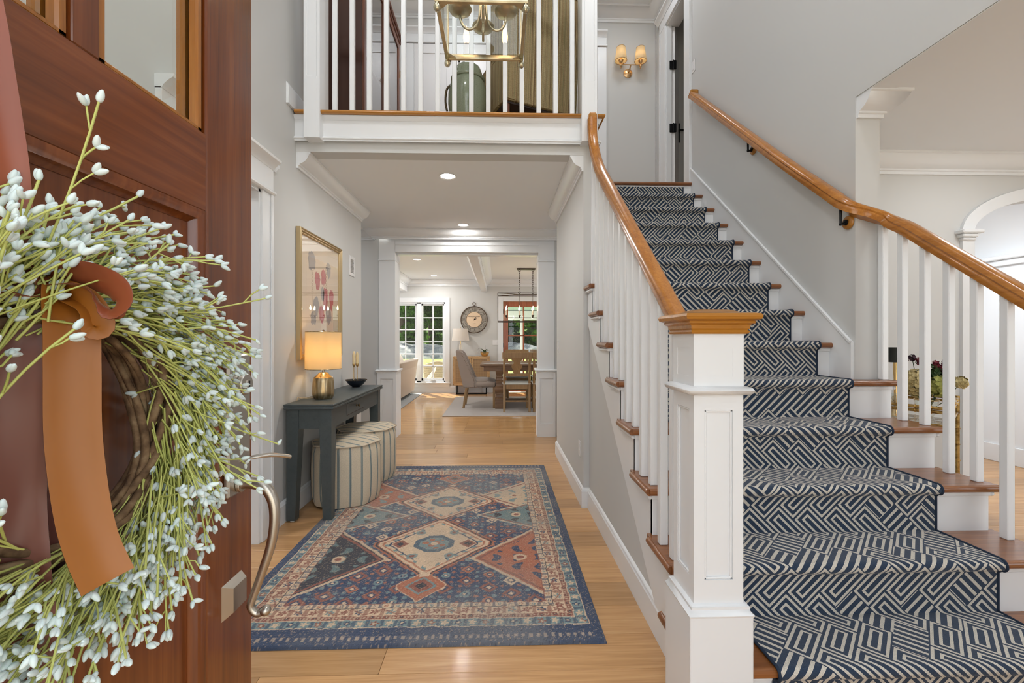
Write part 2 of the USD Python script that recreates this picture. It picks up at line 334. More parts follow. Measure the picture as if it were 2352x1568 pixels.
fl = T('floor', kind='structure')
row = 0.187; y = -0.30; k = 0
while y < 5.36:
    x = -3.5 - R.random() * 1.2
    while x < 5.2:
        ln = R.uniform(1.3, 2.3); a, b = max(x, -3.5), min(x + ln, 5.2)
        if b - a > 0.05: fl.part('plank', bx(a + .0006, b - .0006, y + .0007, y + row - .0007, -.02, R.uniform(-.0006, 0.0), .0012), 'oak_plank', smooth=False)
        x += ln
    y += row; k += 1
fl.part('board_field', bx(-5.2, 5.2, y, 9.72, -.02, -.0005), 'strip_floor', smooth=False, label='narrow oak strip floor of the back room', kind='stuff')
fl.part('subfloor', bx(-5.3, 5.3, -.4, 9.9, -.12, -.022), 'dark_gap', smooth=False)

DL0, DL1 = 1.94, 2.60                                 # the cased door opening in the left wall
struct('wall_left', [bx(XL - .12, XL, -.2, DL0, 0, 5.2), bx(XL - .12, XL, DL1, 4.5, 0, 5.2), bx(XL - .12, XL, DL0, DL1, 2.08, 5.2), bx(XL - .12, XL, 4.5, 5.28, F2, 5.2)], 'wall_paint', smooth=False)
# the front wall stands behind the camera: the doorway with its side lights, a tall window over it, the living room's windows
struct('wall_front', [bx(XL - .12, -.95, -.32, -.2, 0, 5.2), bx(.95, XR + .135, -.32, -.2, 0, 5.2), bx(-.95, .95, -.32, -.2, 2.25, 2.75), bx(-.95, .95, -.32, -.2, 4.6, 5.2), bx(XR + .135, 2.6, -.32, -.2, 0, CE), bx(5.0, 5.7, -.32, -.2, 0, CE), bx(2.6, 5.0, -.32, -.2, 0, .5), bx(2.6, 5.0, -.32, -.2, 2.1, CE)], 'wall_paint', smooth=False)
struct('wall_side_room', [bx(-3.6, -3.5, -.2, 5.2, 0, 2.5), bx(-3.5, XL - .12, -.2, -.1, 0, 2.5), bx(-3.5, XL - .12, 3.9, 4.0, 0, 2.5)], 'wall_paint', smooth=False)
struct('ceiling_side_room', bx(-3.5, XL - .12, -.2, 3.9, CE, CE + .1), 'ceiling_paint', smooth=False)
struct('wall_hall_right', bx(HR0, HR1, YB, 4.5, 0, CE), 'wall_paint', smooth=False)
struct('wall_balcony', bx(XL, HR1, YB, YB + .12, CE, F2), 'wall_paint', smooth=False)
struct('ceiling_hall', [bx(-3.5, HR1, YB + .12, 5.3, CE, CE + .1), bx(HR1, 5.2, 4.3, 5.3, CE, CE + .1)], 'ceiling_paint', smooth=False)
struct('floor_upper', [bx(XL, HR1, YB + .12, 5.28, CE + .1, F2 - .001), bx(HR1, XR, nose(14) + .055, 5.28, CE + .1, F2 - .001)], 'oak_plank', smooth=False)
struct('wall_stair', [bx(XR, XR + .135, 2.29, 4.42, 0, 5.2), bx(XR, XR + .135, -.2, 2.29, CE, 5.2), bx(XR, XR + .135, 4.42, 4.93, F2 + 2.04, 5.2), bx(XR, XR + .05, 4.93, 5.28, F2, 5.2), bx(XR, XR + .135, 4.42, 5.28, 0, F2)], 'wall_paint', smooth=False)
struct('wall_upper_back', [bx(XL - .1, XR + 2.6, 5.28, 5.38, F2, 5.2), bx(-1.41, XR, 5.28, 5.38, CE + .1, F2)], 'wall_paint', smooth=False)
struct('ceiling_upper', bx(XL - .1, XR + 2.6, -.3, 5.38, 5.2, 5.3), 'ceiling_paint', smooth=False)
struct('wall_under_stair', extr([(1.35, 0), (4.5, 0), (4.5, 2.45), (1.35, -.1 + .17)], 'x', .642, .66), 'wall_paint', smooth=False)
struct('wall_cross_hall', [bx(-3.6, -3.5, 4.5, 5.3, 0, CE), bx(HR1, 5.2, 4.42, 4.5, 0, CE)], 'wall_paint', smooth=False)
OP0, OP1, OPZ, YP = -1.25, 0.478, 2.245, 5.30        # the wide cased opening to the back room
struct('wall_partition', [bx(-5.2, OP0 - .02, YP + .02, YP + .2, 0, CE), bx(OP1 + .02, 5.2, YP + .02, YP + .2, 0, CE), bx(OP0 - .02, OP1 + .02, YP + .02, YP + .2, OPZ + .02, CE)], 'wall_paint', smooth=False)
struct('ceiling_back', bx(-5.2, 5.2, YP + .2, 9.9, CE, CE + .1), 'ceiling_paint', smooth=False)
W0, W1, WZ0, WZ1 = -2.36, -1.19, .23, 2.0             # back window opening
D0, D1, DZ = .09, 1.01, 2.03                           # back door opening
YW = 9.70
struct('wall_back', [bx(-5.2, W0, YW, YW + .15, 0, CE), bx(W1, D0, YW, YW + .15, 0, CE), bx(D1, 5.2, YW, YW + .15, 0, CE), bx(W0, W1, YW, YW + .15, 0, WZ0), bx(W0, W1, YW, YW + .15, WZ1, CE), bx(D0, D1, YW, YW + .15, DZ, CE)], 'wall_paint', smooth=False)
def side_wall(x0, x1): return [bx(x0, x1, YP + .2, 6.6, 0, CE), bx(x0, x1, 8.6, YW + .15, 0, CE), bx(x0, x1, 6.6, 8.6, 0, .35), bx(x0, x1, 6.6, 8.6, 2.55, CE)]
struct('wall_back_room_left', side_wall(-5.3, -5.2), 'wall_paint', smooth=False)
struct('wall_back_room_right', side_wall(5.2, 5.3), 'wall_paint', smooth=False)
# living room on the right, its far wall with the arch, and the passage behind it
YL = 3.03; AX0 = 3.395; AS = 1.96; AA, AB = .76, .265
import shapely
ang = np.linspace(PI, 0, 40)
arch_in = [(AX0, 0), *[(AX0 + AA + AA * math.cos(t), AS + AB * math.sin(t)) for t in ang], (AX0 + 2 * AA, 0)]
arch_out = [(AX0 - .088, 0), *[(AX0 + AA + (AA + .088) * math.cos(t), AS + (AB + .088) * math.sin(t)) for t in ang], (AX0 + 2 * AA + .088, 0)]
struct('wall_living_far', extr(Polygon([(XR + .135, 0), (5.6, 0), (5.6, CE), (XR + .135, CE)]).difference(Polygon(arch_in).buffer(0)).buffer(0), 'y', YL, YL + .13), 'wall_paint', smooth=False)
struct('ceiling_living', [bx(XR + .135, 5.6, -.2, YL + .13, CE, CE + .1), bx(XR + .004, XR + .14, -.2, 2.289, CE - .004, CE - .0005)], 'ceiling_paint', smooth=False)
struct('wall_living_right', bx(5.6, 5.7, -.2, YL + .13, 0, CE), 'wall_paint', smooth=False)
struct('wall_passage', [bx(4.87, 4.97, YL + .13, 4.42, 0, 2.7), bx(XR + .135, 4.87, 4.40, 4.42, 0, 2.7)], 'trim_paint', smooth=False)
va = [(4.87 - 1.2 + 1.2 * math.cos(t), 1.98 + .62 * math.sin(t)) for t in np.linspace(0, PI, 30)]
struct('ceiling_passage', extr(Polygon(va + [(x * 1.0 + (.03 if x > 3.67 else -.03), z + .05) for x, z in va[::-1]]).buffer(0), 'y', YL + .13, 4.42), 'ceiling_paint')
struct('trim_1', extr(Polygon(arch_out).difference(Polygon(arch_in).buffer(1e-4)).buffer(0), 'y', YL - .022, YL), 'trim_paint', smooth=25, label='white casing round the arch')
struct('trim_2', [bx(AX0 - .11, AX0 + .004, YL - .05, YL + .14, AS - .04, AS - .015, .006), bx(AX0 - .125, AX0 + .03, YL - .065, YL + .14, AS - .015, AS + .012, .006), bx(AX0 - .095, AX0 - .0, YL - .035, YL + .14, AS - .06, AS - .04, .004)], 'trim_paint', label='white moulded impost at the spring of the arch')
struct('trim_3', bx(AX0 - .004, AX0 + .004, YL - .02, YL + .13, 0, AS - .06), 'trim_paint', smooth=False, label='white jamb of the arch')
struct('baseboard_passage', bx(4.85, 4.87, YL + .13, 4.40, 0, .17, .004), 'trim_paint')
struct('trim_4', [bx(4.80, 4.87, YL + .13, 4.40, 1.955, 1.995, .008), bx(4.835, 4.87, YL + .13, 4.40, 1.90, 1.955, .004)], 'trim_paint', label='white cornice below the passage vault')

# crown mouldings: profile in (outwards from the wall, up), top at the ceiling
CROWN = [(0, 0), (.1, 0), (.1, -.012), (.092, -.016), (.088, -.028), (.075, -.052), (.056, -.071), (.034, -.082), (.022, -.086), (.022, -.096), (.013, -.1), (.013, -.118), (0, -.118)]
def crown(path, k=1.0, side=1, closed=False): return sweep([(side * x * k, z * k) for x, z in CROWN], path, closed=closed)
struct('trim_5', crown([(XL, YB + .002, CE), (XL, 4.5, CE)], .95), 'trim_paint', smooth=28, label='white crown moulding along the left hall wall')
struct('trim_6', crown([(HR0, YB + .002, CE), (HR0, 4.5, CE)], .95, -1), 'trim_paint', smooth=28, label='white crown moulding along the right hall wall')
struct('trim_7', crown([(XR + .135, YL, CE), (5.6, YL, CE)], 1.1), 'trim_paint', smooth=28, label='white crown moulding of the living room')
struct('trim_8', crown([(XR + .005, 2.29, CE), (XR + .135, 2.29, CE), (XR + .135, YL, CE)], .98, 1), 'trim_paint', smooth=28, label='white crown moulding wrapping the end of the stair wall')
cp = [(-3.5, YP + .02, CE), (-1.50, YP + .02, CE), (-1.50, YP - .045, CE), (.70, YP - .045, CE), (.70, YP + .02, CE), (3, YP + .02, CE)]
struct('trim_9', crown(cp, .95), 'trim_paint', smooth=28, label='white crown moulding over the cased opening')
struct('trim_10', [crown([(-2.03, YW, CE), (-.39, YW, CE)], 1.2), crown([(-.27, YW, CE), (5.2, YW, CE)], 1.2), crown([(-5.2, YW, CE), (-2.15, YW, CE)], 1.2)], 'trim_paint', smooth=28, label='white crown moulding of the back room')
for i, (a, b) in enumerate(((-.39, -.27), (-2.15, -2.03))):
    struct('trim_%d' % (11 + i), [bx(a, b, YP + .2, YW, 2.24, CE), sweep([(x * 1.0, z) for x, z in CROWN], [(b, YW, CE), (b, YP + .2, CE)][::-1]) if 0 else crown([(b, YP + .2, CE), (b, YW, CE)], 1.2, 1), crown([(a, YP + .2, CE), (a, YW, CE)], 1.2, -1)], 'trim_paint', smooth=28, label='white boxed ceiling beam, the %s one' % ('right', 'left')[i])
struct('trim_13', [crown([(-.5, 5.28, 5.2), (XR, 5.28, 5.2), (XR, -.2, 5.2)], 1.25), crown([(XL, 5.28, 5.2), (-.5, 5.28, 5.2)], 1.25)], 'trim_paint', smooth=28, label='white crown moulding of the upper hall')

# baseboards: flat board with a moulded cap
BASE = [(0, 0), (.016, 0), (.016, .118), (.012, .124), (.011, .132), (.006, .139), (0, .142)]
def base(path, side=1): return sweep([(side * x, z) for x, z in BASE], path)
struct('baseboard_left', [base([(XL, 2.73, 0), (XL, 4.5, 0), (XL - .12, 4.5, 0)]), base([(XL, -.2, 0), (XL, DL0 - .12, 0)])], 'trim_paint', smooth=28)
struct('baseboard_right', base([(.642, 1.40, 0), (.642, YB, 0), (HR0, YB, 0), (HR0, 4.5, 0), (HR1, 4.5, 0)], -1), 'trim_paint', smooth=28)
struct('baseboard_cross_hall', [base([(-3.5, YP + .02, 0), (-1.47, YP + .02, 0)])], 'trim_paint', smooth=28)
struct('baseboard_back', [base([(-5.2, YW, 0), (D0 - .12, YW, 0)]), base([(D1 + .12, YW, 0), (5.2, YW, 0)])], 'trim_paint', smooth=28)
struct('baseboard_living', base([(XR + .135, 2.29, 0), (XR + .135, YL, 0), (AX0 - .09, YL, 0)]), 'trim_paint', smooth=28)

# the left door opening: casing, head with a moulded cap, jamb
c = [bx(XL, XL + .022, DL1, DL1 + .115, 0, 2.08, .003), bx(XL + .022, XL + .03, DL1 + .09, DL1 + .115, 0, 2.08, .002), bx(XL, XL + .022, DL0 - .115, DL0, 0, 2.08, .003), bx(XL + .022, XL + .03, DL0 - .115, DL0 - .09, 0, 2.08, .002)]
c += [bx(XL, XL + .028, DL0 - .115, DL1 + .115, 2.10, 2.235, .002), bx(XL, XL + .042, DL0 - .13, DL1 + .13, 2.075, 2.10, .008)]
c += [sweep([(0, 0), (.03, 0), (.036, .014), (.055, .032), (.075, .045), (.078, .058), (0, .058)], [(XL, DL0 - .115, 2.228), (XL, DL1 + .115, 2.228)]),
      sweep([(0, 0), (.03, 0), (.036, .014), (.055, .032), (.075, .045), (.078, .058), (0, .058)], [(XL + .028, DL1 + .115, 2.228), (XL, DL1 + .115, 2.228)])]
struct('trim_14', c, 'trim_paint', smooth=28, label='white casing and moulded head of the left doorway')
struct('trim_15', [bx(XL - .13, XL + .01, DL1 - .02, DL1, 0, 2.08), bx(XL - .13, XL + .01, DL0, DL0 + .02, 0, 2.08), bx(XL - .13, XL + .01, DL0, DL1, 2.06, 2.08), bx(XL - .09, XL - .05, DL1 - .035, DL1 - .02, 0, 2.06)], 'trim_paint', smooth=False, label='white jambs of the left doorway')

# the cased opening: two square columns on panelled pedestals, and the header
def column(x0, x1, name, label, inner):
    t = T(name, kind='structure', loc=((x0 + x1) / 2, YP + .1, 0)); data(t.prim, label)
    y0, y1 = YP - .02, YP + .24
    pg = 0.93; st = .035
    body = [bx(x0, x1, y0 + .012, y1 - .012, 0, .79)]
    for yy, s in ((y0 + .012, -1), (y1 - .012, 1)):
        ya, yb = (y0, y0 + .012) if s < 0 else (y1 - .012, y1)
        body += [bx(x0, x0 + st, ya, yb, 0, .79), bx(x1 - st, x1, ya, yb, 0, .79), bx(x0 + st, x1 - st, ya, yb, 0, .16), bx(x0 + st, x1 - st, ya, yb, .715, .79)]
    t.part('pedestal', body, 'trim_paint', smooth=False)
    t.part('pedestal_cap', [bx(x0 - .022, x1 + .022, y0 - .022, y1 + .022, .80, .825, .008), bx(x0 - .01, x1 + .01, y0 - .01, y1 + .01, .788, .80, .003)], 'trim_paint')
    s0, s1 = x0 + .014, x1 - .014
    t.part('shaft', bx(s0, s1, y0 + .014, y1 - .014, .825, 2.40), 'trim_paint', smooth=False)
    t.part('neck_band', bx(s0 - .008, s1 + .008, y0 + .004, y1 - .004, 2.135, 2.155, .006), 'trim_paint')
column(-1.462, -1.238, 'trim_16', 'white square column on a pedestal at the left of the opening', -1)
column(.466, .690, 'trim_17', 'white square column on a pedestal at the right of the opening', 1)
struct('trim_18', [bx(-1.25, .48, YP - .01, YP + .23, OPZ, 2.41), bx(-1.25, .48, YP - .018, YP - .01, 2.325, 2.335, .003), bx(-1.25, .48, YP + .06, YP + .16, OPZ - .02, OPZ)], 'trim_paint', smooth=False, label='white header across the cased opening')

# back window casing and back door casing
struct('trim_19', [bx(W0 - .1, W0, YW - .02, YW, WZ0, WZ1 + .1, .003), bx(W1, W1 + .1, YW - .02, YW, WZ0, WZ1 + .1, .003), bx(W0, W1, YW - .02, YW, WZ1, WZ1 + .1, .003), bx(W0 - .12, W1 + .12, YW - .05, YW + .02, WZ0 - .03, WZ0, .006), bx(W0 - .1, W1 + .1, YW - .018, YW, WZ0 - .11, WZ0 - .03, .003)], 'trim_paint', label='white casing and sill of the back window')
struct('trim_20', [bx(D0 - .11, D0, YW - .02, YW, 0, DZ + .15, .003), bx(D1, D1 + .11, YW - .02, YW, 0, DZ + .15, .003), bx(D0, D1, YW - .02, YW, DZ, DZ + .15, .003)], 'trim_paint', label='white casing of the back door')

# ------------------------------------------------------------------ the staircase
st = T('staircase', 'open white staircase with oak treads climbing along the right wall', 'staircase', (1.3, 1.3, 0))
SL, SR, SRO = .63, XR, 2.062
for i in range(1, 14):
    y0, y1 = nose(i), nose(i + 1) + .045; z1 = tread_z(i)
    x0 = .598 if i <= 7 else HR1; x1 = 2.10 if i <= 4 else (2.10 if i == 5 else SR - .002)
    if i == 8: x0 = .598
    if i == 1: x0 = .584
    P = [(0, 0), *[(-.016 * math.sin(t) , -.015 + .015 * math.cos(t)) for t in np.linspace(0, PI, 8)][1:], (0, -.03)]
    prof = [(y0 + .016 + a, z1 + b) for a, b in [(-.016 * math.sin(t), -.015 + .015 * math.cos(t)) for t in np.linspace(0, PI, 9)]] + [(y1, z1 - .03), (y1, z1)]
    yq = y1 if i < 8 else y1
    body = [extr(prof, 'x', x0 + .015, x1 - .015 if i <= 5 else x1)]
    end = lambda xs, s: sweep([(.015 * math.sin(t) * s, .015 * math.cos(t)) for t in np.linspace(0, PI, 7)], [(xs, y0 + .01, z1 - .015), (xs, 1.588 if i == 1 else min(y1 - .03, 3.07), z1 - .015)])
    if i <= 8: body = [extr(prof, 'x', x0 + .015, x1 - .015 if i <= 5 else x1), end(x0 + .015, -1)]
    if i <= 5:
        if i < 5: body.append(end(x1 - .015, 1))
        else: body = [extr(prof, 'x', x0 + .015, SR - .002), extr([(a, b) for a, b in prof if a < 2.29] + [(2.285, z1 - .03), (2.285, z1)], 'x', SR - .002, x1 - .015), end(x0 + .015, -1), sweep([(.015 * math.sin(t), .015 * math.cos(t)) for t in np.linspace(0, PI, 7)], [(x1 - .015, y0 + .01, z1 - .015), (x1 - .015, 2.285, z1 - .015)])]
    if i == 8: body = [extr(prof, 'x', HR1, x1), extr([(a, b) for a, b in prof if a < 3.07] + [(3.07, z1 - .03), (3.07, z1)], 'x', x0 + .015, HR1), end(x0 + .015, -1)]
    st.part('tread', body, 'tread_oak', smooth=35)
for i in range(1, 15):
    yf = nose(i) + .03; z0, z1 = tread_z(i - 1), tread_z(i) - .03
    x0 = SL if i <= 8 else HR1; x1 = SRO if i <= 5 else SR - .002
    st.part('riser', [bx(x0, x1, yf, yf + .016, z0, z1), bx(x0 - .004 if i <= 8 else x0, x1 + (.012 if i <= 5 else 0), yf - .006, yf, z1 - .02, z1, .006)], 'trim_paint', smooth=False)
st.part('landing_nosing', extr([(nose(14) + .016 + a, F2 + b) for a, b in [(-.016 * math.sin(t), -.015 + .015 * math.cos(t)) for t in np.linspace(0, PI, 9)]] + [(nose(14) + .1, F2 - .03), (nose(14) + .1, F2)], 'x', HR1, SR - .002), 'tread_oak', smooth=35)
lo = lambda y: .16 + .885 * (y - 1.78)
# outer strings: stepped on top, raked below
def stepped(i0, i1, yend):
    P = []
    for i in range(i0, i1 + 1): P += [(nose(i) + .033, tread_z(i - 1) if i > i0 else 0), (nose(i) + .033, tread_z(i) - .031)]
    P.append((yend, tread_z(i1) - .031)); return P
P = stepped(1, 8, 3.073)
P = [(P[0][0], 0), *P[1:], (3.073, lo(3.073)), (1.60, 0)]
st.part('outer_string', extr(Polygon(P).buffer(0), 'x', SL, .655), 'trim_paint', smooth=False)
P = stepped(1, 5, 2.29); P = [*P, (2.29, 0)]
st.part('outer_string', extr(Polygon(P).buffer(0), 'x', 2.04, SRO), 'trim_paint', smooth=False)
for i in range(1, 9):       # the small moulding under each tread's return on the left
    st.part('bracket_moulding', bx(.612, SL, nose(i) + .02, min(nose(i + 1) + .02, 3.07), tread_z(i) - .05, tread_z(i) - .03, .006), 'trim_paint')
for i in range(2, 6):
    st.part('bracket_moulding', bx(SRO, 2.082, nose(i) + .02, min(nose(i + 1) + .02, 2.285), tread_z(i) - .05, tread_z(i) - .03, .006), 'trim_paint')
# wall skirt on the right
sk = lambda y: 2.647 + .865 * (y - 3.997)
st.part('wall_skirt', [extr(Polygon([(2.30, .75), (2.30, sk(2.30)), (4.285, sk(4.285)), (4.30, sk(4.285)), (4.30, 2.6), (4.24, 2.25)]), 'x', SR - .016, SR), sweep([(0, 0), (.012, 0), (.012, .016), (.006, .024), (0, .024)], [(SR - .014, 2.30, sk(2.30) - .006), (SR - .014, 4.285, sk(4.285) - .006)], up=(0, 0, 1)) if 0 else bar((SR - .018, 2.30, sk(2.30)), (SR - .018, 4.285, sk(4.285)), .012, .02, .004)], 'trim_paint', smooth=False)

# the stair runner
def runner():
    RX0, RX1 = .838, 1.825; e = .007
    pts = [(nose(1) + .022, .0), (nose(1) + .022, tread_z(1) - .045)]
    for i in range(1, 14):
        z = tread_z(i); y0 = nose(i)
        for t in np.linspace(PI, 0, 8): pts.append((y0 + .012 - (.02) * math.sin(t), z - .014 + .021 * math.cos(t)))
        pts.append((nose(i + 1) + .02, z + e)); pts.append((nose(i + 1) + .022, z + e + .006))
        pts.append((nose(i + 1) + .022, tread_z(i + 1) - .045))
    out = [np.array(pts[0])]
    for p in pts[1:]:
        p = np.array(p); d = np.linalg.norm(p - out[-1]); k = max(1, int(d / .03))
        a = out[-1].copy()
        for j in range(1, k + 1): out.append(a + (p - a) * j / k)
    Q = np.array(out); s = np.r_[0, np.cumsum(np.linalg.norm(np.diff(Q, axis=0), axis=1))]
    nx = 24; u = np.linspace(0, 1, nx); V = []; UV = []
    for (yy, zz), ss in zip(Q, s):
        x0 = RX0 
        if yy < nose(2) + .05 and zz < .25:       # cut round the newel at the foot
            t = min(1, max(0, (nose(2) + .03 - yy) / .2)); x0 = RX0 - .03 * max(0, 1 - t * 3) ** 2 + .006 * t
        X = x0 + (RX1 - x0) * u
        V.append(np.c_[X, np.full(nx, yy), np.full(nx, zz)]); UV.append(np.c_[X, np.full(nx, ss)])
    V = np.vstack(V); UV = np.vstack(UV); m = len(Q); i = np.arange(m * nx).reshape(m, nx)
    q = np.stack([i[:-1, :-1], i[:-1, 1:], i[1:, 1:], i[1:, :-1]], -1).reshape(-1, 4)
    f = np.vstack([q[:, [0, 1, 2]], q[:, [0, 2, 3]]])
    t = T('stair_runner', 'navy and cream geometric carpet runner down the middle of the stairs', 'carpet', (1.3, 1.3, 0))
    t.part('pile', (V, f), 'runner_carpet', smooth=True, uv=UV)
    for c, x in ((0, 0), (-1, 0)):
        path = V.reshape(m, nx, 3)[:, c]
        t.part('binding', tube(path[::1], .005, 6), 'navy_binding', smooth=True)
runner()

# ------------------------------------------------------------------ railings
BW = .032
def rail_prof(w=.062, h=.062): return [(-w/2, -h*.2), (-w/2+.006, -h*.5), (w/2-.006, -h*.5), (w/2, -h*.2), (w/2-.004, 0), (w/2, h*.12), (w/2-.004, h*.36), (w*.25, h*.5), (-w*.25, h*.5), (-w/2+.004, h*.36), (-w/2, h*.12), (-w/2+.004, 0)]
rl = T('stair_railing', 'stair railing with white balusters, oak handrail and panelled newel, left of the stairs', 'railing', (.645, 1.36, 0))
rz = lambda y: 1.27 + .83 * (y - 1.55)
path = spline([(.645, 1.43, rz(1.43)), (.645, 2.0, rz(2.0)), (.645, 2.6, rz(2.6)), (.645, 2.78, rz(2.78) + .005), (.645, 2.90, 2.44), (.64, 2.945, 2.55), (.637, 2.955, 2.63), (.637, 2.955, 2.70)], 6)
P = rail_prof()
def rail(path, prof, side=(1, 0, 0)):
    """Handrail: the profile stays upright sideways (side) and turns with the slope."""
    Pt = np.array(path); prof = np.array(prof); V = []
    for i in range(len(Pt)):
        t = Pt[min(i + 1, len(Pt) - 1)] - Pt[max(i - 1, 0)]; t /= np.linalg.norm(t)
        s = np.array(side, float) if side is not None else np.cross(t, (0, 0, 1)); s -= t * np.dot(s, t); s /= np.linalg.norm(s); u = np.cross(s, t)
        V.append(Pt[i] + prof[:, :1] * s + prof[:, 1:] * u)
    m = len(prof); F = []
    for i in range(len(Pt) - 1):
        for k in range(m):
            l = (k + 1) % m; a, b, c, d = i*m+k, i*m+l, (i+1)*m+l, (i+1)*m+k; F += [(a, c, b), (a, d, c)]
    n = len(Pt)
    for k in range(1, m - 1): F += [(0, k, k + 1), ((n-1)*m, (n-1)*m+k+1, (n-1)*m+k)]
    return np.vstack(V), np.array(F)
rl.part('handrail', rail(path, P), 'rail_oak_y', smooth=40)
rl.part('handrail_end', [bx(.637 - .028, .637 + .028, 2.925, 2.985, 2.62, 2.735, .012), bx(.637 - .02, .637 + .02, 2.97, 2.99, 2.60, 2.72, .004)], 'rail_oak_x')
for i in range(2, 9):
    for o in (.065, .18):
        yc = nose(i) + o
        if yc < 3.0: rl.part('baluster', bx(.645 - BW/2, .645 + BW/2, yc - BW/2, yc + BW/2, tread_z(i), min(rz(yc) - .025, 2.66), .003), 'trim_paint')
# the panelled newel
nx, ny = .66, 1.365
def box_panel(parts, hw, z0, z1, pz0, pz1, pw, rec=.008):
    """A square post with a recessed panel in each face."""
    a = hw - rec; parts.append(bx(nx - a, nx + a, ny - a, ny + a, z0, z1))
    for k in range(4):
        e_ = hw if k % 2 == 0 else a; q = [bx(-e_, -pw, -hw, -a, z0, z1), bx(pw, e_, -hw, -a, z0, z1), bx(-pw, pw, -hw, -a, z0, pz0), bx(-pw, pw, -hw, -a, pz1, z1)]
        b = .007; o = -hw + .0015
        for (xa, xb, za, zb) in ((-pw, -pw + b, pz0, pz1), (pw - b, pw, pz0, pz1), (-pw, pw, pz0, pz0 + b), (-pw, pw, pz1 - b, pz1)): q.append(bx(xa, xb, o, -a, za, zb, .002))
        for m in q: parts.append(mv(rotz(m, 90 * k), (nx, ny, 0)))
pp = []; box_panel(pp, .0755, .40, 1.215, .475, .985, .043)
nw = rl.part('newel_post', pp, 'trim_paint', smooth=False)
pp = []; box_panel(pp, .0765, 1.05, 1.214, 1.085, 1.172, .043)
rl.part('newel_top_block', pp, 'trim_paint', smooth=False, parent=nw)
rl.part('newel_base', [bx(nx - .096, nx + .096, ny - .096, ny + .096, 0, .375, .003), bx(nx - .088, nx + .088, ny - .088, ny + .088, .375, .40), ], 'trim_paint', parent=nw)
sq = lambda h, z: [(nx - h, ny - h, z), (nx + h, ny - h, z), (nx + h, ny + h, z), (nx - h, ny + h, z)]
rl.part('base_moulding', sweep([(-.02, 0), (.0, 0), (.018, .0), (.02, .006), (.012, .014), (.008, .026), (-.004, .034), (-.02, .036)], sq(.078, .372), closed=True), 'trim_paint', parent=nw, smooth=40)
rl.part('neck_moulding', sweep([(-.01, -.012), (.012, -.012), (.02, -.006), (.022, .002), (.018, .009), (.008, .013), (-.01, .014)], sq(.076, 1.043), closed=True), 'trim_paint', parent=nw, smooth=40)
capm = [sweep([(-.03, 0), (.008, 0), (.012, .006), (.008, .012), (.012, .016), (.013, .026), (.024, .032), (.022, .038), (.034, .043), (.038, .052), (.034, .06), (.02, .064), (-.03, .066)], sq(.0765, 1.214), closed=True)]
v = np.array(sq(.09, 1.272) + sq(.05, 1.288) + sq(.042, 1.29) ); f = []
for k in range(2):
    for j in range(4): a, b = k*4 + j, k*4 + (j+1) % 4; f += [(a, b, b + 4), (a, b + 4, a + 4)]
f += [(8, 9, 10), (8, 10, 11)]
rl.part('newel_cap', capm + [(v, np.array(f)), bx(nx - .07, nx + .07, ny - .07, ny + .07, 1.214, 1.27)], 'rail_oak_x', parent=nw, smooth=35, label='moulded oak cap')

rr = T('stair_railing', 'short stair railing running onto the wall on the right of the stairs', 'railing', (2.05, 1.7, 0))
rzr = lambda y: 1.365 + .80 * (y - 1.64)
path = spline([(2.05, 1.15, rzr(1.15)), (2.05, 1.6, rzr(1.6)), (2.05, 2.0, rzr(2.0)), (2.05, 2.12, rzr(2.12)), (2.048, 2.19, 1.795), (2.03, 2.235, 1.832), (1.975, 2.258, 1.862), (1.91, 2.272, 1.888), (1.877, 2.315, 1.935), (1.87, 2.42, 2.03), (1.87, 2.8, 2.355), (1.87, 3.4, 2.885), (1.87, 4.10, 3.505), (1.87, 4.16, 3.555)], 6)
rr.part('handrail', rail(path, P, None), 'rail_oak_y', smooth=40)
rr.part('handrail_return', bx(1.845, SR, 4.13, 4.165, 3.53, 3.60, .008), 'rail_oak_x')
for i in range(2, 6):
    for o in (.065, .18):
        yc = nose(i) + o
        if yc < 2.27: rr.part('baluster', bx(2.05 - BW/2, 2.05 + BW/2, yc - BW/2, yc + BW/2, tread_z(i), rzr(yc) - .03, .003), 'trim_paint')
for yy, zz in ((2.33, 1.835), (3.22, 2.62)):
    b = rr.part('wall_bracket', [rotm(lathe([(.0, 0), (.036, 0), (.04, .006), (.038, .012), (.03, .018), (0, .018)], n=24), (0, 1, 0), -90, (0, 0, 0))], 'rail_oak_x', smooth=40) if 0 else None
    rose = mv(rotm(lathe([(.034, 0), (.038, .005), (.036, .012), (.028, .018), (.0, .018)], n=24), (0, 1, 0), -90), (SR, yy, zz))
    p = rr.part('bracket_rosette', rose, 'rail_oak_x', smooth=40)
    rr.part('bracket_arm', [tube(spline([(SR - .015, yy, zz), (SR - .05, yy, zz - .012), (1.872, yy, zz + .0), (1.87, yy, zz + .075)], 5), .007, 8), mv(rotm(lathe([(.016, 0), (.016, .01), (.0, .014)], n=16), (0, 1, 0), -90), (SR - .016, yy, zz))], 'black_metal', smooth=40, parent=p)

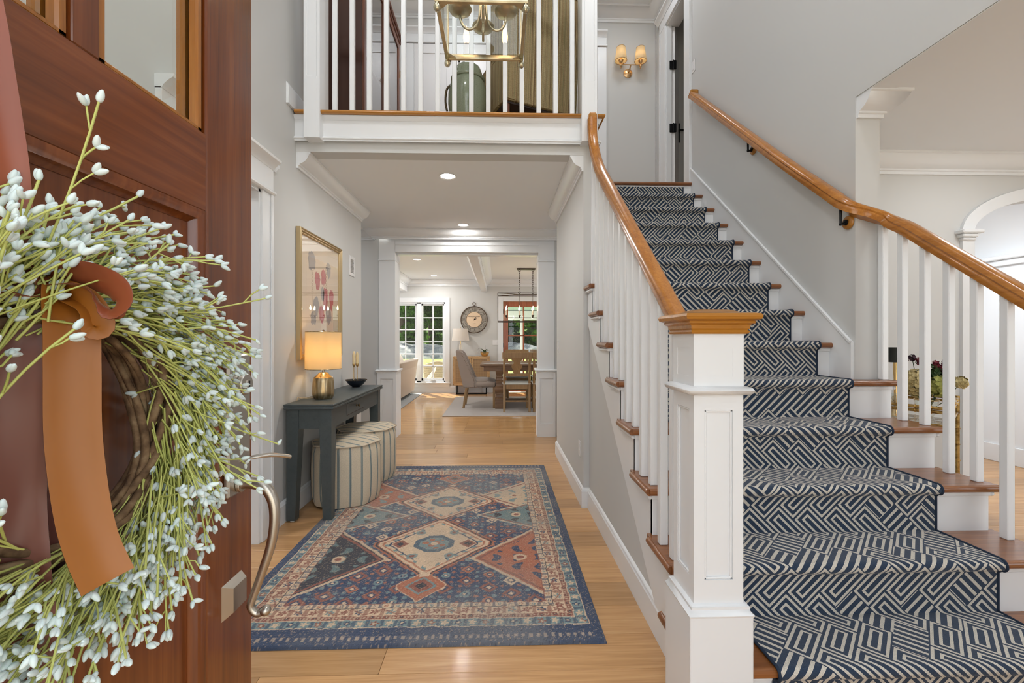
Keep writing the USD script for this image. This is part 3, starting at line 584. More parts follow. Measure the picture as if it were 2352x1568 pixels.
bl = T('balcony_railing', 'white balcony railing across the upper hall above the passage', 'railing', (-.4, 3.05, F2))
ZT = F2 + .022
for i in range(15):
    xc = -1.135 + .1178 * i
    bl.part('baluster', bx(xc - BW/2, xc + BW/2, 3.04, 3.04 + BW, ZT, 3.72, .003), 'trim_paint')
for i in range(7):
    yc = 3.25 + .125 * i
    bl.part('baluster', bx(.66, .66 + BW, yc - BW/2, yc + BW/2, ZT, 3.72, .003), 'trim_paint')
bl.part('handrail', bx(-1.30, .64, 3.02, 3.09, 3.72, 3.78, .012), 'rail_oak_x')
bl.part('handrail', bx(.64, .70, 3.14, 4.24, 3.72, 3.78, .012), 'rail_oak_y')
for x0, x1, lab in ((-1.324, -1.216, None), (.572, .680, None)):
    b = [bx(x0 + .006, x1 - .006, 2.995, 3.150, 2.566, 3.85), bx(x0, x0 + .022, 2.99, 3.15, 2.563, 3.85, .002), bx(x1 - .022, x1, 2.99, 3.15, 2.563, 3.85, .002), bx(x0 + .02, x1 - .02, 2.99, 3.148, 2.5635, 2.98, .001)]
    bl.part('newel_post', b, 'trim_paint', smooth=False)
bl.part('nosing', sweep(rrect(.05, .024, .011, 3), [(-1.395, 3.03, F2 + .008), (.715, 3.03, F2 + .008), (.715, 4.2, F2 + .008)], up=(0, 0, 1)), 'rail_oak_x', smooth=40)
bl.part('tread_board', [bx(-1.395, .70, 3.03, 3.20, F2 - .004, ZT - .002), bx(.60, .71, 3.2, 4.2, F2 - .004, ZT - .002)], 'rail_oak_x', smooth=False)
struct('trim_21', [bx(XL, .70, 3.052, YB, 2.575, F2 - .004), sweep([(0, 0), (.012, 0), (.012, .008), (.02, .014), (.02, .02), (.006, .034), (0, .036)], [(XL, 3.055, 2.565), (.70, 3.055, 2.565), (.70, 4.2, 2.565)], up=(0, 0, 1)), sweep([(0, 0), (.006, 0), (.016, .014), (.022, .024), (.022, .03), (0, .03)], [(XL, 3.055, F2 - .034), (.70, 3.055, F2 - .034), (.70, 4.2, F2 - .034)], up=(0, 0, 1)), bx(.69, .70, 3.055, 4.2, 2.575, F2 - .004)], 'trim_paint', smooth=35, label='white fascia board of the balcony')
struct('baseboard_upper', [sweep([(0, 0), (.016, 0), (.016, .118), (.006, .139), (0, .142)], [(XL, 2.93, F2 + .02), (XL, 4.9, F2 + .02)]), bx(1.0, XR, 5.262, 5.28, F2, F2 + .14, .004)], 'trim_paint')

# ------------------------------------------------------------------ front door, wreath, ribbon
plain('satin_nickel', (0.50, 0.47, 0.42), 0.32, 1.0)
plain('dark_brass', (0.10, 0.07, 0.04), 0.35, 0.9)
plain('berry', (0.66, 0.75, 0.75), 0.35, subsurface_weight=0.15, subsurface_scale=0.003)
n = {'o': ('object_info', {}), 'r': ('rgb_ramp', dict(ramp=[(0, L(152, 162, 70)), (0.5, L(190, 196, 112)), (1, L(134, 148, 78))])), 'g': ('geometry', {}), 'n': ('noise_texture', dict(scale=9.0)), 'p': ('principled_bsdf', dict(roughness=0.5))}
mat('stem_green', n, [('g.position', 'n.vector'), ('n.fac', 'r.fac'), ('r.color', 'p.base_color')])
n = {'r': ('rgb_ramp', dict(ramp=[(0.3, L(70, 48, 30)), (0.55, L(126, 100, 72)), (0.75, L(158, 136, 104))])), 'g': ('geometry', {}), 'n': ('noise_texture', dict(scale=60.0, detail=4)), 'p': ('principled_bsdf', dict(roughness=0.85))}
mat('vine_twig', n, [('g.position', 'n.vector'), ('n.fac', 'r.fac'), ('r.color', 'p.base_color')])
n = {'g': ('geometry', {}), 'p': ('principled_bsdf', dict(roughness=0.38, sheen_weight=0.12, sheen_tint=(1.0, .7, .4), specular_ior_level=0.6)), 'n': ('noise_texture', dict(scale=5.0, detail=2)), 'r': ('rgb_ramp', dict(ramp=[(0.3, L(112, 50, 28)), (0.7, L(146, 72, 38))]))}
mat('satin_rust', n, [('g.position', 'n.vector'), ('n.fac', 'r.fac'), ('r.color', 'p.base_color')])
plain('satin_mauve', L(124, 70, 56), 0.36, sheen_weight=0.5, sheen_tint=(1.0, .8, .7))
plain('satin_caramel', L(150, 90, 26), 0.42)
plain('satin_maroon', L(96, 44, 36), 0.4, sheen_weight=0.4)
pane('bevelled_glass', (0.95, 0.97, 0.95), 1.5)

DX = -.52                                              # outer face of the open door
d1 = T('door_1', loc=(DX - .02, .02, 0), kind='structure', label='open mahogany front door with glazed top and panels')
ys, ye = .018, .932
gl = [(.104, .306), (.344, .546), (.584, .786)]
d1.part('stile', bx(DX - .045, DX, .79, ye, .01, 2.06, .003), 'mahogany_z')
d1.part('stile', bx(DX - .045, DX, ys, .10, .01, 2.06, .003), 'mahogany_z')
d1.part('lock_rail', bx(DX - .045, DX, .10, .79, 1.425, 1.562, .0015), 'mahogany_y')
d1.part('top_rail', bx(DX - .045, DX, .10, .79, 1.94, 2.06, .0015), 'mahogany_y')
d1.part('bottom_rail', bx(DX - .045, DX, .10, .79, .01, .27, .0015), 'mahogany_y')
for a, b in ((.306, .344), (.546, .584)): d1.part('mullion', bx(DX - .045, DX, a, b, 1.562, 1.94, .0015), 'mahogany_z')
for a, b in gl:
    g = d1.part('glass_pane', [bx(DX - .026, DX - .020, a, b, 1.562, 1.94)], 'bevelled_glass', smooth=False)
    d1.part('glazing_bead', [bx(DX - .02, DX - .004, a, a + .014, 1.562, 1.94, .003), bx(DX - .02, DX - .004, b - .014, b, 1.562, 1.94, .003), bx(DX - .02, DX - .004, a, b, 1.562, 1.572, .003), bx(DX - .02, DX - .004, a, b, 1.93, 1.94, .003),
        bx(DX - .042, DX - .026, a, a + .014, 1.562, 1.94, .003), bx(DX - .042, DX - .026, b - .014, b, 1.562, 1.94, .003)], 'amber_z', parent=g)
def door_panel(y0, y1, z0, z1):
    p = d1.part('panel', [bx(DX - .034, DX - .018, y0, y1, z0, z1)], 'mahogany_z', smooth=False)
    pr = [(0, 0), (.024, 0), (.024, .004), (.018, .010), (.016, .016), (.008, .020), (0, .020)]
    q = [(DX - .020, y0, z0), (DX - .020, y1, z0), (DX - .020, y1, z1), (DX - .020, y0, z1)]
    d1.part('panel_moulding', sweep([(-u, w) for u, w in pr], q, closed=True, up=(1, 0, 0)), 'mahogany_z', parent=p, smooth=35)
door_panel(.10, .425, .27, 1.425); door_panel(.465, .79, .27, 1.425)
d1.part('mid_stile', bx(DX - .045, DX, .425, .465, .27, 1.425, .0015), 'mahogany_z')
hs = d1.part('lock_plate', [bx(DX, DX + .012, .834, .908, .896, 1.170, .004)], 'satin_nickel', smooth=30, label='satin nickel entry handle plate')
cyl = lambda r, y, z, x0, x1, n=32: mv(rotm(lathe([(r * .94, 0), (r, .001), (r, x1 - x0 - .002), (r * .92, x1 - x0)], n=n), (0, 1, 0), 90), (x0, y, z))
d1.part('deadbolt', [cyl(.021, .878, 1.109, DX + .012, DX + .022), cyl(.010, .878, 1.109, DX + .022, DX + .026, 20)], 'satin_nickel', parent=hs, label='deadbolt cylinder')
d1.part('keyway', [bx(DX + .026, DX + .0268, .8768, .8792, 1.102, 1.116)], 'black_metal', parent=hs, smooth=False)
d1.part('thumb_latch', [sweep(rrect(.018, .006, .0028, 3), spline([(DX + .008, .874, .957), (DX + .03, .88, .964), (DX + .055, .905, .962), (DX + .075, .935, .951)], 6), scale=[.6 + .6 * min(1, k / 14) for k in range(19)])], 'satin_nickel', parent=hs, smooth=50)
gp = spline([(DX + .01, .868, .915), (DX + .035, .868, .917), (DX + .06, .870, .908), (DX + .075, .872, .880), (DX + .078, .872, .84), (DX + .070, .872, .79), (DX + .052, .872, .735), (DX + .036, .872, .69), (DX + .032, .872, .672), (DX + .042, .874, .658), (DX + .058, .876, .662)], 6)
d1.part('grip', [tube(gp, .0105, 14, scale=[1.05 if k < 12 else 1.05 - .35 * min(1, (k - 12) / 30) for k in range(len(gp))]), ball(gp[-1], .0105, 2), cyl(.015, .868, .915, DX + .012, DX + .02, 24)], 'satin_nickel', parent=hs, smooth=60, label='curved grip handle')
lp = (lambda y0, y1, z0, z1: (np.array([(DX, y0, z0), (DX, y1, z0), (DX, y1, z1), (DX, y0, z1), (DX + .014, y0 + .014, z0 + .010), (DX + .014, y1 - .006, z0 + .010), (DX + .014, y1 - .006, z1 - .010), (DX + .014, y0 + .014, z1 - .010)]), np.array([(0, 1, 5), (0, 5, 4), (1, 2, 6), (1, 6, 5), (2, 3, 7), (2, 7, 6), (3, 0, 4), (3, 4, 7), (4, 5, 6), (4, 6, 7)])))(.832, .895, .667, .733)
d1.part('lower_mount', [lp], 'satin_nickel', parent=hs, smooth=False)

# the wreath: a ring of vine, about 400 green sprigs that sweep round it, white berries in twos and threes at their tips
WC = np.array([-.475, .475, 1.10])
wr = T('wreath', 'vine wreath of green sprigs and pale white berries on the front door', 'wreath', (WC[0], WC[1], .80))
def ringp(a, r, x=0): return WC + np.array([x, r * math.sin(a), r * math.cos(a)])      # a = 0 at the top, clockwise as one faces the door
for k in range(16):
    r0 = .128 + R.uniform(-.010, .010); x0 = R.uniform(-.016, .022); ph = R.random() * 6.3; w = R.choice([2, 3, 4])
    P = [ringp(a, r0 + .010 * math.sin(w * a + ph), x0 + .010 * math.cos(w * a + ph * 1.7)) for a in np.linspace(0, 2 * PI, 60)]
    wr.part('vine', tube(P, R.uniform(.003, .0055), 6), 'vine_twig', smooth=True)
ell = trimesh.creation.icosphere(subdivisions=2); EV, EF = np.array(ell.vertices), np.array(ell.faces)
ell1 = trimesh.creation.icosphere(subdivisions=1); E1V, E1F = np.array(ell1.vertices), np.array(ell1.faces)
def berry(p, d, s, fine=True):
    v, f = (EV, EF) if fine else (E1V, E1F)
    d = d / np.linalg.norm(d); a = np.cross(d, (0.3, 0.5, 0.8)); a /= np.linalg.norm(a); b = np.cross(d, a)
    tap = 1 - .22 * v[:, 2:3]
    return p + d * s * .9 + v[:, :1] * tap * a * s * .47 + v[:, 1:2] * tap * b * s * .47 + v[:, 2:] * d * s, f
sprigs, berries = [], []
def jit(s): return np.array([R.gauss(0, s), R.gauss(0, s), R.gauss(0, s)])
for k in range(820):
    a = R.uniform(0, 2 * PI) if k < 600 else R.uniform(-.6, 2.6)
    r = R.uniform(.112, .20); x = R.uniform(.012, .05)
    p = ringp(a, r, x); tang = np.array([0, math.cos(a), -math.sin(a)]); rad = np.array([0, math.sin(a), math.cos(a)])
    wild = R.random() < .15
    d = tang * R.uniform(.6, 1.1) + rad * R.uniform(-.05, .48) + np.array([R.uniform(-.08, .25), 0, 0]) + (jit(.35) if wild else jit(.10))
    d /= np.linalg.norm(d); ln = R.uniform(.07, .122) * (1.25 if wild else 1)
    bend = jit(.16) + rad * R.uniform(-.12, .10); pts = [p]; dd = d.copy()
    for s_ in range(5):
        dd = dd + bend * .22; dd /= np.linalg.norm(dd); pts.append(pts[-1] + dd * ln / 5)
        if pts[-1][0] < DX + .012: pts[-1][0] = DX + .012
    pts = np.array(pts); th = R.uniform(.0009, .0014)
    tips = [(pts[-1], dd)]; m = [tube(pts, th, 5)]
    for q in range(R.choice([1, 2, 3])):          # side twigs
        i = R.choice([2, 3, 4]); b0 = pts[i]; e = (pts[i] - pts[i-1]); e /= np.linalg.norm(e); e = e + jit(.33); e /= np.linalg.norm(e)
        b1 = b0 + e * R.uniform(.015, .035); b1[0] = max(b1[0], DX + .012); m.append(tube([b0, (b0 + b1) / 2 + jit(.001), b1], th * .85, 4)); tips.append((b1, e))
    sprigs.append((pts[-1], cat(m)))
    for tp, td in tips:
        for q in range(R.choice([2, 2, 3])):
            e = td + jit(.38); s = R.uniform(.0050, .0068); berries.append((tp, e, s))
seen = lambda p: (p[1] > .40) - .6 * np.linalg.norm(p - np.array([0, 0, 1.2]))
o = sorted(range(len(sprigs)), key=lambda i: -seen(sprigs[i][0]))
for i in o[:220]: wr.part('sprig', sprigs[i][1], 'stem_green', smooth=True)
wr.part('more_sprigs', [sprigs[i][1] for i in o[220:]], 'stem_green', smooth=True, kind='stuff')
o = sorted(range(len(berries)), key=lambda i: -seen(berries[i][0]))
for i in o[:300]: wr.part('berry', berry(*berries[i]), 'berry', smooth=True)
wr.part('more_berries', [berry(*berries[i], fine=False) for i in o[300:]], 'berry', smooth=True, kind='stuff')

rb = T('ribbon', 'rust and caramel satin ribbon tied in a bow on the wreath, tails hanging', 'ribbon', (-.46, .43, .80))
WV = np.array([.726, .688, 0])
def strip(pts, w, wv=WV, tw=None, n=6, wave=.0):
    P = spline(pts, n); m = len(P); V = []
    for i, p in enumerate(P):
        a = 0 if tw is None else np.interp(i / (m - 1), np.linspace(0, 1, len(tw)), tw)
        t = P[min(i + 1, m - 1)] - P[max(i - 1, 0)]; t /= np.linalg.norm(t); side = wv - t * np.dot(wv, t); side /= np.linalg.norm(side); nn = np.cross(side, t)
        s2 = side * math.cos(a) + nn * math.sin(a)
        for u in np.linspace(-.5, .5, 7): V.append(p + s2 * u * w + nn * (.004 * math.cos(u * PI) + wave * math.sin(u * 9 + i * .35)))
    i = np.arange(m * 7).reshape(m, 7); q = np.stack([i[:-1, :-1], i[:-1, 1:], i[1:, 1:], i[1:, :-1]], -1).reshape(-1, 4)
    return thick((np.array(V), np.vstack([q[:, [0, 1, 2]], q[:, [0, 2, 3]]])), .0008)
RBP = dict(
 tail2=[(-.4324, .4432, 1.2503), (-.4216, .4428, 1.2159), (-.4204, .4428, 1.1686), (-.4195, .4428, 1.1041), (-.4118, .4425, 1.0396), (-.4014, .4422, .9966), (-.3851, .4417, .9601)],
 tail1=[(-.4463, .4286, 1.2527), (-.4526, .4288, 1.2071), (-.4546, .4288, 1.149), (-.4621, .429, 1.0452), (-.4567, .4289, .9622), (-.4443, .4285, .8751), (-.436, .4283, .817)],
 tail3=[(-.4564, .4589, 1.2521), (-.4555, .4589, 1.1898), (-.4599, .459, 1.123), (-.4662, .4592, 1.0563), (-.463, .4591, .9895), (-.4586, .459, .9406)],
 tail4=[(-.4599, .419, 1.2393), (-.4688, .4192, 1.1907), (-.4696, .4193, 1.1299), (-.4801, .4196, 1.0287)],
 hang=[(-.489, .40, 1.93), (-.4807, .405, 1.60), (-.4707, .412, 1.4742), (-.4650, .4159, 1.4134), (-.458, .4178, 1.3527), (-.4518, .4187, 1.2717)],
 loopA=[(-.4668, .4442, 1.2546), (-.441, .4434, 1.2654), (-.4066, .4424, 1.2623), (-.3799, .4416, 1.2525), (-.3701, .4413, 1.2374), (-.3799, .4416, 1.2245), (-.3959, .4421, 1.231), (-.4109, .4425, 1.246), (-.441, .4434, 1.2500), (-.4668, .4442, 1.2485)],
 loopB=[(-.4722, .4494, 1.2552), (-.4374, .4483, 1.2487), (-.4113, .4475, 1.2378), (-.3974, .4471, 1.2139), (-.4048, .4473, 1.2103), (-.4135, .4476, 1.2285), (-.4418, .4484, 1.2417), (-.4722, .4494, 1.2479)],
 loopC=[(-.4342, .4132, 1.2508), (-.4582, .4139, 1.2668), (-.4822, .4146, 1.2708), (-.4902, .4149, 1.2468), (-.4702, .4143, 1.2348), (-.4342, .4132, 1.2428)])
FW = np.array([-.688, .726, 0])
rb.part('tail', strip(RBP['tail2'], .041, tw=[.9, .2, 0, 0, .1, .2, .15]), 'satin_caramel', smooth=True, label='caramel ribbon tail')
rb.part('tail', strip(RBP['tail1'], .044, tw=[.3, .1, -.1, .25, -.2, .1, 0], wave=.0006), 'satin_mauve', smooth=True, label='mauve brown ribbon tail')
rb.part('tail', strip(RBP['tail3'], .034, tw=[.6, .5, .5, .6, .4, .3]), 'satin_maroon', smooth=True, label='dark maroon ribbon tail behind the others')
rb.part('tail', strip(RBP['tail4'], .030, tw=[.2, .2, .1, 0]), 'satin_rust', smooth=True)
rb.part('hanger', strip(RBP['hang'], .034, tw=[0, .1, .2, .3, .6]), 'satin_rust', smooth=True)
rb.part('loop', strip(RBP['loopA'], .030, wv=FW, tw=[.3, .7, .9, .6, .2, -.1, -.2, 0, .3]), 'satin_rust', smooth=True)
rb.part('loop', strip(RBP['loopB'], .026, wv=FW, tw=[.6, .9, 1.0, .6, .3, .2]), 'satin_caramel', smooth=True)
rb.part('loop', strip(RBP['loopC'], .032, wv=FW, tw=[.2, .5, .6, .3]), 'satin_rust', smooth=True)
rb.part('knot', ball((-.452, .434, 1.250), .016, 2, (1.0, 1.0, .9)), 'satin_rust', smooth=True)

# ------------------------------------------------------------------ console table and what stands on it
wood('console_paint', [L(58, 66, 68), L(68, 76, 78), L(74, 82, 84)], 'y', 0.42, vary=0.0)
ct = T('console_table', 'narrow dark grey-green console table with one drawer against the left wall', 'table', (-1.235, 3.46, 0))
CX0, CX1, CY0, CY1 = -1.395, -1.075, 2.86, 4.06
ct.part('tabletop', [bx(CX0, CX1, CY0, CY1, .757, .772, .003), bx(CX0 + .002, CX1 - .002, CY0 + .002, CY1 - .002, .754, .757), bx(CX0, CX1, CY0, CY1, .738, .754, .003)], 'console_paint')
ax0, ax1, ay0, ay1 = CX0 + .012, CX1 - .018, CY0 + .016, CY1 - .016
def leg(x, y, sx, sy):
    t, b = .078, .056; P = []
    for (w, z) in ((b, .012), (t, .60), (t, .738)):
        xa, xb = (x, x + sx * w); ya, yb = (y, y + sy * w); P += [(min(xa, xb), min(ya, yb), z), (max(xa, xb), min(ya, yb), z), (max(xa, xb), max(ya, yb), z), (min(xa, xb), max(ya, yb), z)]
    f = [(0, 2, 1), (0, 3, 2), (8, 9, 10), (8, 10, 11)]
    for k in (0, 4):
        for j in range(4): a, c = k + j, k + (j + 1) % 4; f += [(a, c, c + 4), (a, c + 4, a + 4)]
    return np.array(P), np.array(f)
for x, sx in ((ax0, 1), (ax1, -1)):
    for y, sy in ((ay0, 1), (ay1, -1)):
        lg = ct.part('leg', leg(x, y, sx, sy), 'console_paint', smooth=False)
        ct.part('foot_pad', lathe([(.015, 0), (.016, .004), (.016, .013)], (x + sx * .028, y + sy * .028, 0), 16), 'felt_white', parent=lg)
ct.part('apron', [bx(ax0 + .006, ax0 + .026, ay0 + .07, ay1 - .07, .61, .738), bx(ax1 - .026, ax1 - .006, ay0 + .07, ay1 - .07, .61, .738), bx(ax0 + .07, ax1 - .07, ay0 + .006, ay0 + .026, .61, .738), bx(ax0 + .07, ax1 - .07, ay1 - .026, ay1 - .006, .61, .738)], 'console_paint', smooth=False)
dr = ct.part('drawer', [bx(ax1 - .008, ax1 - .0035, 3.185, 3.585, .645, .728, .0015)], 'console_paint')
ct.part('drawer_gap', [bx(ax1 - .0065, ax1 - .0055, 3.181, 3.589, .641, .732)], 'dark_gap', parent=dr, smooth=False)
ct.part('knob', mv(rotm(lathe([(.010, 0), (.006, .004), (.005, .012), (.011, .018), (.013, .022), (.010, .027), (0, .029)], n=20), (0, 1, 0), 90), (ax1 - .0035, 3.385, .688)), 'dark_brass', parent=dr, smooth=50, label='dark brass knob')

def lamp_light(name_parent, c, r, power, col):
    l = UsdLux.SphereLight.Define(stage, name_parent + '/light'); l.CreateRadiusAttr(r); l.CreateIntensityAttr(power); l.CreateColorAttr(Gf.Vec3f(*col))
    UsdGeom.Xformable(l).AddTranslateOp().Set(Gf.Vec3d(*map(float, c)))
def shade_mat(name, col, tr=0.5):
    mat(name, {'d': ('diffuse_bsdf', dict(color=col)), 't': ('translucent_bsdf', dict(color=col)), 'm': ('mix_closure', dict(fac=tr)), 'g': ('geometry', {}), 'mp': ('mapping', dict(scale=(300, 300, 900))), 'n': ('noise_texture', dict(scale=1.0)), 'b': ('bump', dict(strength=.3, distance=.001))},
        [('g.position', 'mp.vector'), ('mp.vector', 'n.vector'), ('n.fac', 'b.height'), ('b.normal', 'd.normal'), ('d.BSDF', 'm.closure1'), ('t.BSDF', 'm.closure2')], surface='m.closure')
shade_mat('linen_shade', (0.86, 0.74, 0.50)); shade_mat('white_shade', (0.85, 0.80, 0.74), .35); shade_mat('sconce_shade', (0.86, 0.76, 0.55), .55)
n = {'g': ('geometry', {}), 'm': ('mapping', dict(scale=(60, 60, 4))), 'n': ('noise_texture', dict(scale=1.0, detail=5)), 'r': ('rgb_ramp', dict(ramp=[(.3, (.22, .14, .07)), (.5, (.46, .34, .18)), (.7, (.66, .56, .38))])), 'p': ('principled_bsdf', dict(metallic=1.0, roughness=0.24))}
mat('bronze_ceramic', n, [('g.position', 'm.vector'), ('m.vector', 'n.vector'), ('n.fac', 'r.fac'), ('r.color', 'p.base_color')])
plain('brass', (0.72, 0.50, 0.22), 0.25, 1.0); plain('cord_beige', L(214, 190, 150), .5)
LX, LY, LZ = -1.25, 3.14, .772
tl = T('table_lamp', 'lit bronze table lamp with a drum linen shade on the console table', 'lamp', (LX, LY, LZ))
tl.part('base', lathe([(.058, 0), (.062, .004), (.066, .012), (.073, .03), (.074, .06), (.071, .12), (.0665, .147), (.062, .153), (.036, .177), (.026, .186), (.022, .188)], (LX, LY, LZ), 48), 'bronze_ceramic', smooth=40)
tl.part('neck', lathe([(.009, .186), (.009, .23), (.014, .232), (.014, .27)], (LX, LY, LZ), 16), 'satin_nickel')
sh = tl.part('lamp_shade', thick(lathe_open([(.120, 1.212 - 1.0), (.118, 1.474 - 1.0)], (LX, LY, LZ), 48), .002), 'linen_shade', smooth=True)
tl.part('shade_rim', [sweep(circ(.0022, 6), [(LX + .12 * math.cos(t), LY + .12 * math.sin(t), LZ + .212) for t in np.linspace(0, 2*PI, 48, endpoint=False)], closed=True), sweep(circ(.0022, 6), [(LX + .118 * math.cos(t), LY + .118 * math.sin(t), LZ + .474) for t in np.linspace(0, 2*PI, 48, endpoint=False)], closed=True)], 'bronze_ceramic', parent=sh)
tl.part('harp', [tube([(LX - .118, LY, LZ + .47), (LX + .118, LY, LZ + .47)], .0015, 6), tube([(LX, LY - .118, LZ + .47), (LX, LY + .118, LZ + .47)], .0015, 6), lathe([(.004, .46), (.004, .478), (.008, .482), (.006, .488), (0, .49)], (LX, LY, LZ), 12), tube([(LX, LY, LZ + .26), (LX, LY, LZ + .47)], .002, 6)], 'dark_brass')
lamp_light(tl.path, (0, 0, .33), .03, 30, (1.0, .68, .34))
tl.part('cord', tube(spline([(LX - .06, LY + .02, LZ + .004), (LX - .10, LY - .02, LZ + .006), (-1.385, LY - .06, LZ + .012), (-1.398, LY - .08, LZ + .004), (-1.402, LY - .08, .60)], 6), .0025, 6), 'cord_beige', smooth=True)
BX, BY = -1.262, 3.89
bo = T('decorative_bowl', 'small dark navy bowl with a beaded rim at the far end of the console table', 'bowl', (BX, BY, LZ))
bo.part('body', lathe([(.036, 0), (.037, .006), (.06, .022), (.080, .046), (.089, .062), (.086, .062), (.076, .046), (.056, .024), (.0, .012)], (BX, BY, LZ), 48), 'navy_glaze', smooth=50)
bo.part('beaded_rim', [ball((BX + .089 * math.cos(t), BY + .089 * math.sin(t), LZ + .0625), .004, 1) for t in np.linspace(0, 2 * PI, 48, endpoint=False)], 'dark_brass', smooth=True)
for k, (ox, h, lab) in enumerate(((-.02, 1.088, 'slim brass candlestick with an ivory candle in the navy bowl, the left one'), (.006, 1.084, 'slim brass candlestick with an ivory candle in the navy bowl, the right one'))):
    x, yy = BX + ox, BY + .01 * k
    c = T('candlestick', lab, 'candlestick', (x, yy, LZ + .013), group=None)
    c.part('stem', [lathe([(.016, .013), (.016, .016), (.004, .02), (.003, .10), (.003, .172), (.007, .178), (.013, .190), (.013, .206)], (x, yy, LZ), 16)], 'brass', smooth=40)
    c.part('candle', lathe([(.0128, .206), (.0128, h - LZ - .03), (.007, h - LZ - .006), (.001, h - LZ)], (x, yy, LZ), 16), 'candle_wax', smooth=40)

# ------------------------------------------------------------------ on the walls
PX = XL; Y0p, Y1p, Z0p, Z1p = 3.065, 3.875, 1.05, 1.98
pf = T('framed_picture', 'tall gold framed abstract picture under glass above the console table', 'picture', (PX, (Y0p + Y1p) / 2, Z0p))
fp = [(0, 0), (.0, .030), (.008, .034), (.014, .028), (.020, .030), (.030, .022), (.036, .024), (.042, .018), (.042, .006), (.03, 0)]
q = [(PX + .002, Y0p, Z0p), (PX + .002, Y1p, Z0p), (PX + .002, Y1p, Z1p), (PX + .002, Y0p, Z1p)]
pf.part('frame', sweep([(-u, w) for u, w in fp], q, closed=True, up=(1, 0, 0)), 'gold_frame', smooth=35)
pf.part('mat_board', bx(PX + .002, PX + .010, Y0p + .03, Y1p - .03, Z0p + .03, Z1p - .03), 'mat_cream', smooth=False)
ar = pf.part('print', bx(PX + .010, PX + .0105, Y0p + .14, Y1p - .14, Z0p + .18, Z1p - .16), 'print_paper', smooth=False)
def blot(y, z, ry, rz_, seed, drip=0):
    r = random.Random(seed); P = [(y + ry * math.cos(t) * r.uniform(.75, 1.15), z + rz_ * math.sin(t) * r.uniform(.8, 1.12) - (r.uniform(0, drip) if math.sin(t) < -.3 else 0)) for t in np.linspace(0, 2 * PI, 22, endpoint=False)]
    return Polygon(P).buffer(.004).buffer(-.002)
for i, (y, z, a, b, m_) in enumerate([(3.30, 1.79, .06, .06, 'ink_grey'), (3.62, 1.77, .05, .05, 'ink_grey'), (3.40, 1.66, .05, .05, 'ink_rose'), (3.52, 1.70, .045, .05, 'ink_rose'), (3.56, 1.53, .05, .08, 'ink_rose'), (3.68, 1.54, .045, .07, 'ink_rose'), (3.38, 1.46, .05, .06, 'ink_grey'), (3.48, 1.40, .05, .06, 'ink_rose'), (3.62, 1.40, .06, .06, 'ink_grey'), (3.33, 1.36, .05, .05, 'ink_grey'), (3.50, 1.56, .03, .05, 'ink_grey')]):
    g_ = blot(y, z, a, b, i, .04)
    pf.part('brush_mark', extr(g_, 'x', PX + .0105, PX + .0112), m_, smooth=False, parent=ar)
pf.part('glass', bx(PX + .0165, PX + .0185, Y0p + .036, Y1p - .036, Z0p + .036, Z1p - .036), 'picture_glass', smooth=False)
wv = T('wall_vent', 'small white louvred air vent high on the left hall wall', 'vent', (XL, 4.21, 1.79))
wv.part('frame', [bx(XL, XL + .008, 4.14, 4.165, 1.795, 1.985, .002), bx(XL, XL + .008, 4.255, 4.28, 1.795, 1.985, .002), bx(XL, XL + .008, 4.165, 4.255, 1.795, 1.825, .002), bx(XL, XL + .008, 4.165, 4.255, 1.955, 1.985, .002), bx(XL, XL + .001, 4.16, 4.26, 1.82, 1.96)], 'door_white')
for k in range(9): wv.part('slat', mv(rotm(bx(-.001, .001, 4.165, 4.255, -.006, .006), (0, 1, 0), 40), (XL + .004, 0, 1.832 + .0145 * k)), 'vent_grey', smooth=False)
def wall_plate(name, label, catg, x, y, z, s, h=.115, w=.07, outlet=False, axis='x'):
    t = T(name, label, catg, (x, y, z))
    f = (lambda x0, x1, y0, y1, z0, z1, b=.002: bx(min(x + s*x0, x + s*x1), max(x + s*x0, x + s*x1), y + y0, y + y1, z + z0, z + z1, b)) if axis == 'x' else (lambda x0, x1, y0, y1, z0, z1, b=.002: bx(x + y0, x + y1, min(y + s*x0, y + s*x1), max(y + s*x0, y + s*x1), z + z0, z + z1, b))
    t.part('plate', f(0, .005, -w/2, w/2, -h/2, h/2), 'door_white')
    if outlet:
        for k in (-1, 1): t.part('socket', f(.005, .007, -.016, .016, k*.022 - .014, k*.022 + .014), 'door_white')
    else: t.part('rocker', f(.005, .008, -.016, .016, -.032, .032), 'door_white')
wall_plate('light_switch', 'white rocker switch at the far end of the right hall wall', 'switch', HR0, 4.366, 1.12, -1)
wall_plate('wall_outlet', 'white outlet low on the right hall wall near its corner', 'outlet', HR0, 3.211, .387, -1, outlet=True)
wall_plate('light_switch', 'white switch plate at the top of the stairs beside the upper door', 'switch', XR, 4.24, 3.88, -1)

